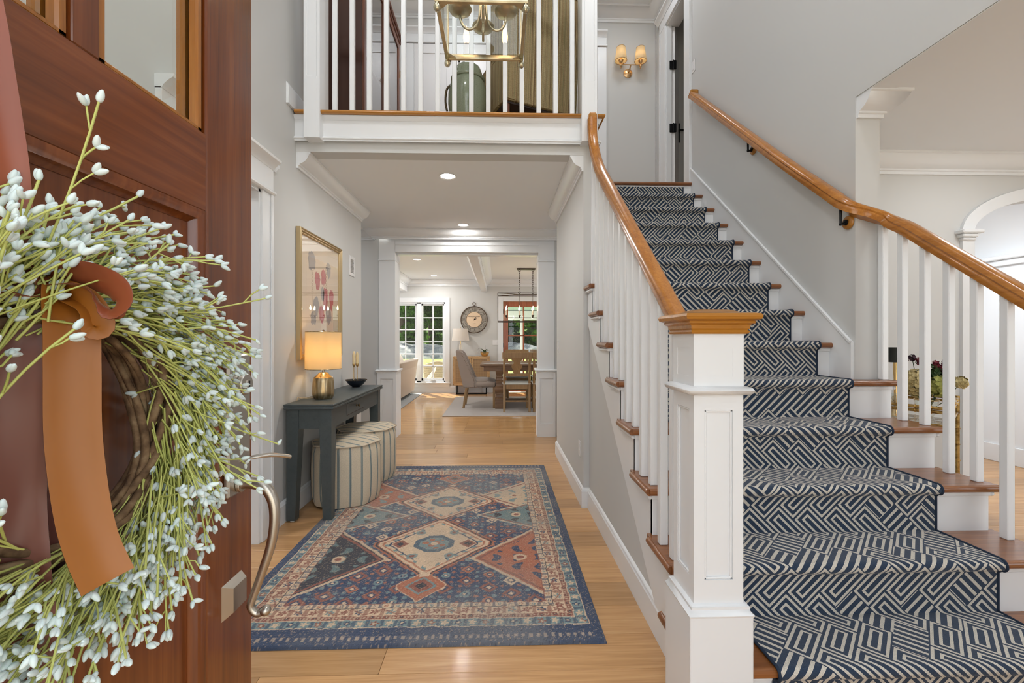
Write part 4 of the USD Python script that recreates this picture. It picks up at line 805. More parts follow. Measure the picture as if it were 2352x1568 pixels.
# ------------------------------------------------------------------ two striped ottomans under the table
n = {'u': ('uvmap', dict(attribute='st')), 's': ('separate_xyz', {}), 'm': ('math', dict(math_type='multiply', value2=1 / .078)), 'f': ('math', dict(math_type='fraction')),
     'r': ('rgb_ramp', dict(interpolate=False, ramp=[(0, L(214, 200, 176)), (.40, L(130, 142, 142)), (.44, L(168, 172, 162)), (.47, L(110, 124, 128)), (.53, L(168, 172, 162)), (.56, L(130, 142, 142)), (.60, L(214, 200, 176))])),
     'g': ('geometry', {}), 'n': ('noise_texture', dict(scale=260, detail=2)), 'x': ('mix_color', dict(blend_type='multiply', fac=.5)), 'c': ('rgb_ramp', dict(ramp=[(.3, (.7, .7, .7)), (.7, (1.1, 1.1, 1.1))])), 'b': ('bump', dict(strength=.3, distance=.002)), 'p': ('principled_bsdf', dict(roughness=.9))}
mat('striped_linen', n, [('u.UV', 's.vector'), ('s.x', 'm.value1'), ('m.value', 'f.value1'), ('f.value', 'r.fac'), ('r.color', 'x.a'), ('g.position', 'n.vector'), ('n.fac', 'c.fac'), ('c.color', 'x.b'), ('x.result', 'p.base_color'), ('n.fac', 'b.height'), ('b.normal', 'p.normal')])
def ottoman(cx, cy, label, rot):
    t = T('ottoman', label, 'ottoman', (cx, cy, 0.013), group=None)
    Rr, H, z0 = .252, .424, .017; N = 8; A = [math.radians(rot + 45 * k) for k in range(N)]
    C = [np.array([cx + Rr * math.cos(a), cy + Rr * math.sin(a)]) for a in A]; side = 2 * Rr * math.sin(PI / 8)
    V, UV, F = [], [], []
    for k in range(N):
        a, b = C[k], C[(k + 1) % N]; nu, nz = 9, 9; base = len(V)
        nrm = (a + b) / 2 - np.array([cx, cy]); nrm /= np.linalg.norm(nrm)
        for i in range(nu):
            for j in range(nz):
                u, w = i / (nu - 1), j / (nz - 1); p = a + (b - a) * u
                e = min(u, 1 - u); puff = .012 * math.sin(PI * u) * math.sin(PI * w) - .010 * max(0, 1 - e / .06) ** 2 - .012 * max(0, 1 - min(w, 1 - w) / .05) ** 2
                p = p + nrm * puff; V.append((p[0], p[1], z0 + H * w)); UV.append((k * side + u * side + .02, w))
        for i in range(nu - 1):
            for j in range(nz - 1):
                q = base + i * nz + j; F += [(q, q + nz, q + nz + 1), (q, q + nz + 1, q + 1)]
    t.part('side_cover', (np.array(V), np.array(F)), 'striped_linen', smooth=50, uv=None if 0 else None) if 0 else None
    p = t.path + '/' + uniq(t.path, 'side_cover'); usdkit.mesh(stage, p, (np.array(V) - t.loc, np.array(F)), M['striped_linen'], smooth=True, uv=np.array(UV))
    V, UV, F = [], [], []; nr = 8
    for j in range(nr + 1):
        s_ = j / nr
        for k in range(N * 4):
            a, b = C[k // 4], C[(k // 4 + 1) % N]; p = a + (b - a) * (k % 4) / 4; p = np.array([cx, cy]) + (p - np.array([cx, cy])) * s_ * .985
            V.append((p[0], p[1], z0 + H + .022 * (1 - s_ ** 2.2))); UV.append((p[0] * .35 + p[1], 0))
    m = N * 4
    for j in range(nr):
        for k in range(m):
            a, b = j * m + k, j * m + (k + 1) % m; F += [(a, a + m, b + m), (a, b + m, b)]
    p = t.path + '/' + uniq(t.path, 'seat_cover'); usdkit.mesh(stage, p, (np.array(V) - t.loc, np.array(F)), M['striped_linen'], smooth=True, uv=np.array(UV))
    ring = [(c[0] * .99 + cx * .01, c[1] * .99 + cy * .01) for c in C]
    t.part('piping', [sweep(circ(.0045, 6), [(x, y, z0 + H) for x, y in ring], closed=True)], 'cream_piping', smooth=True)
    t.part('foot', [lathe([(.02, .0145), (.02, .018)], (cx + .15 * math.cos(a), cy + .15 * math.sin(a), .013 - .013), 12) for a in (.8, 2.4, 3.9, 5.5)], 'black_metal')
ottoman(-1.135, 3.285, 'nearer striped cream ottoman tucked under the console table', -8 - 112.5 + 22.5 + 10)
ottoman(-1.14, 3.785, 'farther striped cream ottoman at the far end of the console table', -8 - 112.5 + 40)

# ------------------------------------------------------------------ the patterned rug: colours on the vertices of its pile, worked out from the pattern
RX0, RX1, RY0, RY1 = -1.172, .426, 1.70, 4.085
def rug():
    nx_, ny_ = 400, 600; X, Y = np.meshgrid(np.linspace(RX0, RX1, nx_), np.linspace(RY0, RY1, ny_), indexing='ij')
    x, y = X - (RX0 + RX1) / 2, Y - (RY0 + RY1) / 2; hx, hy = (RX1 - RX0) / 2, (RY1 - RY0) / 2
    nz = lambda s, sd: meshkit.fbm(np.stack([X * s, Y * s, np.zeros_like(X)], -1), 3, sd) - .5
    x = x + nz(22, 1) * .014; y = y + nz(22, 2) * .014
    navy, blue, rust, cream, teal, brick, dark = [np.array(L(*c)) for c in ((34, 58, 92), (66, 92, 124), (172, 98, 66), (210, 182, 150), (112, 138, 140), (140, 76, 60), (44, 46, 58))]
    C = np.zeros(X.shape + (3,)) + navy
    def put(m, c, a=1.0): C[m] = C[m] * (1 - a) + np.asarray(c) * a
    dx, dy = hx - np.abs(x), hy - np.abs(y); dy2 = dy - .05                                 # the ends carry an extra band
    dd = np.minimum(dx, dy2)
    def motif_u():      # position along the border, so that flowers repeat
        return np.where(dx < dy2, y, x), dd
    u, w = motif_u()
    def flowers(lo, hi, pitch, bg, cols, rr=.42):
        m = (w > lo) & (w < hi); put(m, bg); k = np.floor(u / pitch); fu = (u / pitch - k - .5) * pitch; fw = w - (lo + hi) / 2; r = np.hypot(fu, fw) / (hi - lo)
        th = np.arctan2(fw, fu); pet = rr * (.75 + .25 * np.cos(5 * th))
        kk = k.astype(int) % len(cols)
        for j, c in enumerate(cols): put(m & (r < pet) & (kk == j), c)
        put(m & (r < .14), cream * .9); put(m & (r > .36) & (np.abs(fu) > pitch * .36), cols[-1], .7)
    flowers(.05, .055, .1, cream, [cream]); flowers(.056, .100, .058, teal, [cream, brick, cream, navy])
    put((w > .100) & (w < .105), cream); put((w > .105) & (w < .128), brick); flowers(.108, .126, .03, brick, [dark, cream * .8])
    put((w > .128) & (w < .132), cream); flowers(.132, .180, .066, cream, [navy, brick, teal, brick])
    zig = np.abs(((u / .066) % 2) - 1); put((w > .132) & (w < .18) & (np.abs((w - .135) / .042 - zig) < .10), brick, .8)
    put((w > .18) & (w < .184), dark); flowers(.184, .212, .05, cream * .95, [rust, teal, navy], .36); put((w > .212) & (w < .216), brick)
    end = (dy < .05) & (dx > .05); put(end & (dy > .028), navy); put(end & (dy > .030) & (np.sin(X * 210) > .2), cream, .55); put(end & (dy < .028), navy)
    fld = w > .216
    put(fld, navy * .95 + blue * .05)
    # scattered small diamonds and rosettes
    p = .108; gi = np.floor(x / p + .5); gj = np.floor(y / p + .5 + .5 * (gi % 2)); fx = x - gi * p; fy = y - (gj - .5 * (gi % 2)) * p
    hh = np.sin(gi * 12.9898 + gj * 78.233) * 43758.5453; hh -= np.floor(hh); big = .026 + .024 * hh
    r1 = np.abs(fx) + np.abs(fy); r2 = np.hypot(fx, fy); rr = np.where(hh > .45, r1, r2 * 1.25)
    for lo_, hi_, c in ((0, .25, teal), (.25, .5, rust), (.5, .75, cream * .92), (.75, 1.01, brick)): put(fld & (rr < big) & (hh >= lo_) & (hh < hi_), c)
    put(fld & (rr < big * .55), navy); put(fld & (rr < big * .3), cream)
    q = .041; gi2 = np.floor(x / q); gj2 = np.floor(y / q); h2 = np.sin(gi2 * 39.3 + gj2 * 11.1) * 4758.5; h2 -= np.floor(h2)
    put(fld & (np.hypot(x - (gi2 + .5) * q, y - (gj2 + .5) * q) < .008 + .004 * h2) & (rr > big * 1.15), np.where((h2 > .5)[..., None], teal, rust)[fld & (np.hypot(x - (gi2 + .5) * q, y - (gj2 + .5) * q) < .008 + .004 * h2) & (rr > big * 1.15)], .8)
    # side triangles
    for s in (-1, 1):
        for cy_, hgt, c1, c2 in ((-.53, .34, rust if s > 0 else dark, navy if s > 0 else teal * .7), (.40, .30, cream * .85 if s > 0 else rust, teal), (.04, .20, teal * .8, dark)):
            e = (hx - .212) - s * x; t_ = np.abs(y - cy_) / hgt + e / .36
            put(fld & (t_ < 1), c1); put(fld & (np.abs(t_ - 1) < .035), cream * .9); put(fld & (np.abs(t_ - .90) < .03), brick)
            put(fld & (t_ < .82) & (np.sin(e * 55 + np.cos((y - cy_) * 30) * 2) * np.cos((y - cy_) * 34) > .35), c2)
            put(fld & (np.hypot(e - .1, y - cy_) < .035), cream * .9); put(fld & (np.hypot(e - .1, y - cy_) < .018), brick)
    # medallions on the long axis
    def medal(cy_, a, b):
        t_ = np.abs(x) / a + np.abs(y - cy_) / b; t_ = np.maximum(t_, np.maximum(np.abs(x) / a * 1.06, np.abs(y - cy_) / b * 1.03))
        put(t_ < 1.10, rust); put((t_ < 1.06) & (t_ > 1.02), dark); put(t_ < 1.0, cream); put((t_ < .93) & (t_ > .885), rust * .9 + cream * .1); put((t_ < .80) & (t_ > .765) & (np.abs(x) > a * .25), navy)
        put((t_ < .88) & (t_ > .80) & (np.sin(np.arctan2(y - cy_, x) * 22) > .5), teal)
        for s in (-1, 1):
            v_ = np.abs(x - s * a * .58) / .05 + np.abs(y - cy_) / .05; put(v_ < 1, brick); put(v_ < .5, dark)
            for s2 in (-1, 1):
                v_ = np.hypot(x - s * a * .3, (y - cy_ - s2 * b * .42)); put(v_ < .028, teal, .9); put(v_ < .013, brick)
        t2 = np.maximum(np.abs(x) / .115, np.abs(y - cy_) / .10); t2 = np.maximum(t2, (np.abs(x) / .115 + np.abs(y - cy_) / .10) / 1.35)
        put(t2 < 1.0, navy * .7 + teal * .3); put(t2 < .72, teal); put((t2 < .62) & (np.sin(x * 90) * np.cos(y * 90) > .1), rust); put(t2 < .2, cream)
    medal(-.36, .335, .335); medal(.29, .335, .31)
    for cy_ in (-.79, .80):
        t_ = np.abs(x) / .125 + np.abs(y - cy_) / .125; t_ = np.maximum(t_, np.abs(x) / .115)
        put(t_ < 1.05, cream); put(t_ < 1, rust); put(t_ < .62, teal); put((t_ < .5), brick); put(t_ < .25, dark)
    put((np.abs(x) < .022) & (np.abs(y) < .82) & (np.abs(np.abs(y + .03) - .66) < .02), cream)
    put((np.minimum(dx, dy) < .05) & ~end, navy)
    # age: faded patches, worn knots
    f1 = np.clip(nz(3.2, 5) * 2.2 + .35, 0, .75)[..., None]; pale = np.array(L(140, 138, 132)); C = C * (1 - .5 * f1) + pale * .5 * f1; C = C * .9 + pale * .1; g_ = C.mean(-1, keepdims=True); C = C * .92 + g_ * .08
    k1 = NR.random(X.shape)[..., None]; k2 = NR.random(X.shape)[..., None]; C = np.where(k1 < .16, C * (.5 + .9 * k2), C); C = np.where(k1 > .93, C * .5 + cream * .4, C)
    edge = np.minimum(hx - np.abs(X - (RX0 + RX1) / 2), hy - np.abs(Y - (RY0 + RY1) / 2)); Zt = .013 * np.clip(edge / .008, 0, 1) ** .5 + (NR.random(X.shape) - .5) * .0016 * (edge > .004)
    wob = .003 * np.sin(Y * 9) ; V = np.stack([X, Y, Zt + .0005], -1).reshape(-1, 3); i = np.arange(nx_ * ny_).reshape(nx_, ny_)
    q = np.stack([i[:-1, :-1], i[1:, :-1], i[1:, 1:], i[:-1, 1:]], -1).reshape(-1, 4)
    t = T('area_rug', 'large faded navy, rust and cream oriental rug in the entrance hall', 'rug', ((RX0 + RX1) / 2, (RY0 + RY1) / 2, 0))
    p = t.path + '/pile'; m = UsdGeom.Mesh.Define(stage, p)
    m.CreatePointsAttr(Vt.Vec3fArray.FromNumpy((V - t.loc).astype(np.float32))); m.CreateFaceVertexCountsAttr(Vt.IntArray.FromNumpy(np.full(len(q), 4, np.int32))); m.CreateFaceVertexIndicesAttr(Vt.IntArray.FromNumpy(q.astype(np.int32).ravel())); m.CreateSubdivisionSchemeAttr('none')
    pv = UsdGeom.PrimvarsAPI(m).CreatePrimvar('pile_colour', Sdf.ValueTypeNames.Color3fArray, 'vertex'); pv.Set(Vt.Vec3fArray.FromNumpy(np.clip(C.reshape(-1, 3) * 1.12, 0, 1).astype(np.float32)))
    UsdShade.MaterialBindingAPI.Apply(m.GetPrim()).Bind(M['rug_pile'])
n = {'a': ('attribute', dict(attribute='pile_colour')), 'g': ('geometry', {}), 'n': ('noise_texture', dict(scale=600, detail=2)), 'm': ('mix_color', dict(blend_type='multiply', fac=.6)), 'r': ('rgb_ramp', dict(ramp=[(.3, (.55, .55, .55)), (.7, (1.2, 1.2, 1.2))])), 'b': ('bump', dict(strength=.35, distance=.003)), 'p': ('principled_bsdf', dict(roughness=.95, sheen_weight=.1))}
mat('rug_pile', n, [('a.color', 'm.a'), ('g.position', 'n.vector'), ('n.fac', 'r.fac'), ('r.color', 'm.b'), ('m.result', 'p.base_color'), ('n.fac', 'b.height'), ('b.normal', 'p.normal')])
rug()

# ------------------------------------------------------------------ ceiling lights of the hall, the hanging lantern
emit('led_white', (1.0, .93, .84), 26)
def lamp_disk(path, r, power, col):
    l = UsdLux.DiskLight.Define(stage, path + '/light' if '/ceiling_lamp' not in path else path); l.CreateRadiusAttr(r); l.CreateIntensityAttr(power); l.CreateColorAttr(Gf.Vec3f(*col))
    return UsdGeom.Xformable(l)
def downlight(x, y, z, label, power=360):
    t = T('ceiling_light', label, 'ceiling light', (x, y, z - .004), group=None)
    t.part('trim_ring', lathe([(.056, 0), (.068, -.001), (.069, -.004), (.066, -.006), (.055, -.003)], (x, y, z), 40, cap=False), 'door_white', smooth=40)
    t.part('lens', lathe([(0, -.0025), (.055, -.002)][::-1], (x, y, z), 32), 'led_white', smooth=False)
    lamp_disk(t.path, .05, power, (1, .97, .93)).AddTranslateOp().Set(Gf.Vec3d(0, 0, -.004))
downlight(-.41, 3.50, CE, 'round recessed ceiling light nearest the balcony edge')
downlight(-.41, 5.00, CE, 'round recessed ceiling light by the cased opening', 170)
downlight(-1.35, 7.20, CE, 'round recessed ceiling light in the back room, the nearer one')
downlight(-1.345, 9.05, CE, 'round recessed ceiling light in the back room, by the window wall')
# lamps of the house that the photograph does not show: upper hall, foyer, living room, side room
for k, (x, y, z, pw) in enumerate([(-.4, 4.2, 5.19, 420), (1.35, 4.4, 5.19, 160), (-.9, 1.0, 5.19, 600), (1.2, 1.3, 5.19, 600), (3.2, 1.0, 2.49, 170), (4.6, 1.4, 2.49, 170), (3.2, 2.3, 2.49, 150), (-2.5, 1.2, 2.49, 300), (-2.5, 2.8, 2.49, 300), (3.7, 3.8, 2.4, 700), (1.6, 4.95, 2.49, 120), (-2.4, 4.95, 2.49, 200), (3.3, 5.9, 5.19, 1300), (1.4, 6.4, 2.49, 150), (2.9, 8.2, 2.49, 130), (-3.2, 7.0, 2.49, 150)]):
    lamp_disk('/World/ceiling_lamp_%03d' % k, .2, pw / 13, (.95, .97, 1.0)).AddTranslateOp().Set(Gf.Vec3d(x, y, z))

n = {'g': ('geometry', {}), 'n': ('noise_texture', dict(scale=14, detail=4)), 'r': ('rgb_ramp', dict(ramp=[(.35, (.40, .37, .26)), (.65, (.62, .56, .40))])), 'p': ('principled_bsdf', dict(metallic=1.0, roughness=.30))}
mat('antique_brass', n, [('g.position', 'n.vector'), ('n.fac', 'r.fac'), ('r.color', 'p.base_color')])
emit('bulb_warm', (1.0, .66, .34), 34)
plain('candle_sleeve', (.80, .72, .58), .5)
gx, gy, gz, gh = -.07, 1.93, 2.545, .178
ln = T('hanging_lantern', 'brass and glass lantern with candle lights hanging in the entrance hall', 'lantern', (gx, gy, gz))
zt = gz + .62
for nm, z, hh, w in (('bottom_frame', gz, .030, .022), ('top_frame', zt, .030, .022)):
    sqp = [(gx - gh, gy - gh, z), (gx + gh, gy - gh, z), (gx + gh, gy + gh, z), (gx - gh, gy + gh, z)]
    ln.part(nm, [sweep([(-.007, 0), (.007, 0), (.010, .004), (.007, .007), (.007, .015), (.010, .018), (.009, .022), (-.004, .023), (-.007, .012)], sqp, closed=True)], 'antique_brass', smooth=35)
for sx in (-1, 1):
    for sy in (-1, 1):
        x, y = gx + sx * gh, gy + sy * gh
        ln.part('corner_post', bx(x - .0055, x + .0055, y - .0055, y + .0055, gz + .018, zt, .002), 'antique_brass')
        ln.part('corner_gusset', extr([(x, y), (x - sx * .05, y), (x, y - sy * .05)], 'z', gz + .002, gz + .006), 'antique_brass', smooth=False)
        ln.part('finial', lathe([(0, -.036), (.008, -.034), (.013, -.027), (.015, -.019), (.013, -.012), (.011, -.010), (.011, -.007), (.007, -.005), (.007, 0)], (x, y, gz), 20), 'antique_brass', smooth=60)
for k, (a, b) in enumerate((((-1, -1), (1, -1)), ((1, -1), (1, 1)), ((1, 1), (-1, 1)), ((-1, 1), (-1, -1)))):
    x0, y0, x1, y1 = gx + a[0] * gh, gy + a[1] * gh, gx + b[0] * gh, gy + b[1] * gh
    ln.part('glass_pane', bx(min(x0, x1) - (.0015 if x0 == x1 else -.008), max(x0, x1) + (.0015 if x0 == x1 else -.008), min(y0, y1) - (.0015 if y0 == y1 else -.008), max(y0, y1) + (.0015 if y0 == y1 else -.008), gz + .03, zt), 'window_glass', smooth=False)
v = np.array([(gx - gh, gy - gh, zt + .036), (gx + gh, gy - gh, zt + .036), (gx + gh, gy + gh, zt + .036), (gx - gh, gy + gh, zt + .036), (gx - .03, gy - .03, zt + .20), (gx + .03, gy - .03, zt + .20), (gx + .03, gy + .03, zt + .20), (gx - .03, gy + .03, zt + .20)])
ln.part('roof', (v, np.array([(0, 1, 5), (0, 5, 4), (1, 2, 6), (1, 6, 5), (2, 3, 7), (2, 7, 6), (3, 0, 4), (3, 4, 7), (4, 5, 6), (4, 6, 7)])), 'antique_brass', smooth=False)
ln.part('chain', [mv(rotz(sweep(circ(.003, 6), [(.011 * math.cos(t), 0, .02 * math.sin(t)) for t in np.linspace(0, 2 * PI, 14, endpoint=False)], closed=True, up=(0, 1, 0)), 90 * (k % 2)), (gx, gy, zt + .215 + .031 * k)) for k in range(int((5.18 - zt - .21) / .031))], 'antique_brass', smooth=True)
ln.part('canopy', lathe([(.055, 0), (.06, -.006), (.05, -.02), (.012, -.03)][::-1], (gx, gy, 5.199), 24), 'antique_brass')
ln.part('stem', lathe([(0, .005), (.006, .008), (.009, .02), (.006, .03), (.006, .60)], (gx, gy, gz), 16), 'antique_brass', smooth=50)
for k in range(4):
    a = math.radians(90 * k + 2); dx_, dy_ = math.cos(a), math.sin(a)
    P_ = lambda r, z: (gx + dx_ * r, gy + dy_ * r, gz + z)
    arm = ln.part('arm', tube(spline([P_(.012, .22), P_(.014, .10), P_(.026, .045), P_(.055, .020), P_(.085, .030), P_(.10, .062), P_(.101, .085)], 6), .0055, 10), 'antique_brass', smooth=True)
    c_ = P_(.101, 0)
    ln.part('drip_pan', lathe([(.008, .080), (.012, .084), (.03, .088), (.047, .098), (.051, .106), (.048, .106), (.03, .093), (0, .091)], c_, 32), 'antique_brass', parent=arm, smooth=50)
    ln.part('candle_sleeve', lathe([(.0105, .09), (.0105, .20)], c_, 20), 'candle_sleeve', parent=arm, smooth=40)
    ln.part('bulb', lathe([(.008, .20), (.015, .215), (.017, .235), (.013, .26), (.006, .28), (.001, .295)], c_, 20), 'bulb_glow', parent=arm, smooth=60)

# ------------------------------------------------------------------ the upper hall
struct('wall_upper_room', [bx(4.6, 4.7, 2.0, 7.6, F2, 5.2), bx(XR + .135, 3.12, 7.5, 7.6, F2, 5.2), bx(4.1, 4.6, 7.5, 7.6, F2, 5.2), bx(3.12, 4.1, 7.5, 7.6, F2, 3.5), bx(3.12, 4.1, 7.5, 7.6, 4.95, 5.2), bx(XR + .135, 4.6, 2.0, 2.1, F2, 5.2), bx(XR, XR + .05, 5.38, 7.6, F2, 5.2), bx(XR, XR + .05, 5.27, 5.38, F2, 5.2)], 'wall_paint', smooth=False)
struct('floor_upper_room', bx(XR + .135, 4.6, 2.1, 7.6, CE + .12, F2), 'oak_plank', smooth=False)
struct('ceiling_upper_room', bx(XR - .01, 4.7, 5.38, 7.6, 5.2, 5.3), 'ceiling_paint', smooth=False)
w = T('window_2', kind='structure', loc=(3.6, 7.55, 3.5)); data(w.prim, 'window of the upstairs room')
w.part('frame', [bx(3.12, 3.16, 7.5, 7.56, 3.5, 4.95), bx(4.06, 4.1, 7.5, 7.56, 3.5, 4.95), bx(3.16, 4.06, 7.5, 7.56, 4.2, 4.24), bx(3.04, 3.12, 7.48, 7.5, 3.42, 5.03)], 'trim_paint', smooth=False)
w.part('pane', bx(3.16, 4.06, 7.53, 7.534, 3.5, 4.95), 'window_glass', smooth=False)
dc = [bx(XR - .022, XR, 4.275, 4.42, F2, F2 + 2.04, .003), bx(XR - .022, XR, 4.93, 5.10, F2, F2 + 2.04, .003), bx(XR - .03, XR - .022, 4.275, 4.30, F2, F2 + 2.04, .002), bx(XR - .03, XR - .022, 5.07, 5.10, F2, F2 + 2.04, .002), bx(XR - .024, XR, 4.275, 5.10, F2 + 2.04, F2 + 2.15, .003),
      sweep([(0, 0), (.03, 0), (.036, .014), (.055, .032), (.075, .045), (.078, .058), (0, .058)], [(XR, 5.13, F2 + 2.15), (XR, 4.245, F2 + 2.15)]),
      bx(XR - .002, XR + .14, 4.42, 4.435, F2, F2 + 2.025), bx(XR - .002, XR + .052, 4.915, 4.93, F2, F2 + 2.025), bx(XR - .002, XR + .14, 4.42, 4.93, F2 + 2.025, F2 + 2.04)]
struct('trim_22', dc, 'trim_paint', smooth=28, label='white casing and moulded head of the upper door')
d2 = T('door_2', kind='structure', loc=(1.995, 4.925, F2)); data(d2.prim, 'white upstairs door standing open into the room')
leaf = rotz(bx(.0, .50, -.018, .018, F2 + .01, F2 + 2.02, .002), 62); d2.part('leaf', mv(leaf, (1.995, 4.925, 0)), 'door_white', smooth=False)
for z in (4.317, 3.60): d2.part('hinge', [bx(1.985, 2.02, 4.895, 4.914, z - .05, z + .05, .004), bx(1.945, 1.985, 4.905, 4.9145, z - .05, z + .05, .004), lathe([(.006, -.052), (.006, .052)], (1.985, 4.90, z), 10)], 'black_metal')
hx_, hy_ = 1.995 + .44 * math.cos(math.radians(62)), 4.925 + .44 * math.sin(math.radians(62))
d2.part('lever_handle', [rotz(bx(hx_ - .02, hx_ + .02, hy_ - .035, hy_ - .028, 3.60, 3.84, .002), 0), bx(hx_ - .008, hx_ + .008, hy_ - .07, hy_ - .03, 3.73, 3.75, .003), bx(hx_ - .01, hx_ + .11, hy_ - .075, hy_ - .06, 3.73, 3.75, .004)], 'black_metal')

def flat_door(name, x0, x1, y, z0, z1, label, leaves=1):
    t = T(name, kind='structure', loc=((x0 + x1) / 2, y, z0)); data(t.prim, label)
    wl = (x1 - x0) / leaves
    for k in range(leaves):
        a, b = x0 + wl * k + .002, x0 + wl * (k + 1) - .002
        p = t.part('leaf', [bx(a, b, y - .012, y - .001, z0 + .01, z1 - .004)], 'door_white', smooth=False)
        t.part('frame_rail', [bx(a, a + .10, y - .02, y - .012, z0 + .01, z1 - .004, .002), bx(b - .10, b, y - .02, y - .012, z0 + .01, z1 - .004, .002), bx(a + .1, b - .1, y - .02, y - .012, z1 - .12, z1 - .004, .002), bx(a + .1, b - .1, y - .02, y - .012, z0 + .9, z0 + 1.02, .002), bx(a + .1, b - .1, y - .02, y - .012, z0 + .01, z0 + .2, .002)], 'door_white', parent=p)
        t.part('knob', lathe([(.012, 0), (.006, .006), (.006, .02), (.014, .028), (.012, .038), (0, .041)], (0, 0, 0), 16) if 0 else mv(rotm(lathe([(.012, 0), (.006, .006), (.006, .02), (.014, .028), (.012, .038), (0, .041)], n=16), (1, 0, 0), 90), ((b - .05) if k == 0 else (a + .05), y - .02, z0 + 1.0 if leaves == 1 else z0 + 1.79)), 'black_metal', parent=p)
    return t
flat_door('door_3', -1.02, -.04, 5.275, F2, F2 + 2.0, 'white double closet doors at the back of the upper hall', 2)
flat_door('door_4', .42, 1.20, 5.275, F2, F2 + 2.0, 'white door at the back of the upper hall, right of the closet')
HEAD = [(0, 0), (.03, 0), (.036, .014), (.055, .032), (.075, .045), (.078, .058), (0, .058)]
for n_, x0, x1 in ((23, -1.02, -.04), (24, .42, 1.20)):
    struct('trim_%d' % n_, [bx(x0 - .11, x0, 5.258, 5.28, F2, F2 + 2.0, .003), bx(x1, x1 + .11, 5.258, 5.28, F2, F2 + 2.0, .003), bx(x0 - .11, x1 + .11, 5.255, 5.28, F2 + 2.0, F2 + 2.12, .003), bx(x0 - .12, x1 + .12, 5.24, 5.28, F2 + 2.0, F2 + 2.025, .006), sweep([(-u, w_) for u, w_ in HEAD], [(x1 + .11, 5.28, F2 + 2.115), (x0 - .11, 5.28, F2 + 2.115)][::-1]) if 0 else sweep(HEAD, [(x0 - .11, 5.28, F2 + 2.115), (x1 + .11, 5.28, F2 + 2.115)])], 'trim_paint', smooth=28, label='white casing of the %s in the upper hall' % ('closet' if n_ == 23 else 'back door'))

plain('armoire_side', L(66, 34, 18), .4); wood('armoire_z', [L(70, 36, 20), L(104, 58, 36), L(126, 76, 50)], 'z', .35); plain('dark_interior', L(40, 24, 16), .6)
pane('cabinet_glass', (.92, .92, .92), 1.9)
A = T('armoire', 'tall dark brown glass fronted cabinet at the left of the upper hall', 'cabinet', (-1.23, 4.1, F2))
ax, ay_0, ay_1, at = -1.07, 3.50, 4.74, 4.40
A.part('body', [bx(-1.40, ax - .02, ay_0, ay_0 + .025, F2, at), bx(-1.40, ax - .02, ay_1 - .025, ay_1, F2, at), bx(-1.405, -1.385, ay_0, ay_1, F2, at), bx(-1.40, ax - .02, ay_0, ay_1, at - .025, at), bx(-1.40, ax - .02, ay_0, ay_1, F2 + .08, F2 + .11)], 'armoire_side', smooth=False)
A.part('cornice', [bx(-1.405, ax + .03, ay_0 - .02, ay_1 + .03, at, at + .035, .01), bx(-1.405, ax + .012, ay_0 - .01, ay_1 + .012, at - .03, at, .006)], 'armoire_z')
A.part('shelf', bx(-1.38, ax - .04, ay_0 + .025, ay_1 - .025, 3.55, 3.57), 'armoire_side', smooth=False)
for y0, y1 in ((ay_0, (ay_0 + ay_1) / 2), ((ay_0 + ay_1) / 2, ay_1)):
    d = A.part('door', [bx(ax - .02, ax, y0 + .002, y0 + .055, F2 + .08, at - .03, .003), bx(ax - .02, ax, y1 - .055, y1 - .002, F2 + .08, at - .03, .003), bx(ax - .02, ax, y0 + .055, y1 - .055, at - .10, at - .03, .003), bx(ax - .02, ax, y0 + .055, y1 - .055, F2 + .08, F2 + .16, .003)], 'armoire_z')
    A.part('glass', bx(ax - .012, ax - .009, y0 + .055, y1 - .055, F2 + .16, at - .10), 'cabinet_glass', parent=d, smooth=False)
    A.part('handle', [tube([(ax + .004, y1 - .03 if y0 == ay_0 else y0 + .03, 3.62), (ax + .02, y1 - .03 if y0 == ay_0 else y0 + .03, 3.60), (ax + .004, y1 - .03 if y0 == ay_0 else y0 + .03, 3.58)], .003, 6), bx(ax, ax + .004, (y1 - .04 if y0 == ay_0 else y0 + .02), (y1 - .02 if y0 == ay_0 else y0 + .04), 3.57, 3.66, .001)], 'brass', parent=d)
for z in (3.05, 4.05): A.part('hinge', bx(ax - .004, ax + .006, ay_1 - .012, ay_1 + .004, z - .04, z + .04), 'brass', smooth=False)

n = {'g': ('geometry', {}), 'v': ('voronoi_texture', dict(feature='distance_to_edge', scale=60)), 'r': ('rgb_ramp', dict(ramp=[(0, L(112, 122, 98)), (.03, L(136, 146, 124)), (1, L(140, 150, 128))])), 'p': ('principled_bsdf', dict(roughness=.12, coat_weight=.5))}
mat('celadon', n, [('g.position', 'v.vector'), ('v.distance', 'r.fac'), ('r.color', 'p.base_color')])
J = (-.236, 3.33, F2)
jr = T('ginger_jar', 'large pale green glazed ginger jar behind the balcony balusters', 'jar', J)
jr.part('body', lathe([(.10, 0), (.105, .01), (.115, .05), (.138, .14), (.150, .23), (.149, .31), (.138, .37), (.118, .41), (.112, .42)], J, 48), 'celadon', smooth=60)
jr.part('lid', lathe([(.122, .405), (.130, .410), (.131, .424), (.120, .430), (.110, .442), (.107, .47), (.095, .505), (.065, .532), (.02, .543), (0, .545)], J, 48), 'celadon', smooth=60)
jr.part('handle', tube(spline([(J[0] - .12, J[1] - .02, F2 + .38), (J[0] - .158, J[1] - .02, F2 + .34), (J[0] - .168, J[1] - .02, F2 + .24), (J[0] - .145, J[1] - .02, F2 + .13)], 6), .008, 8), 'dark_brass', smooth=True)

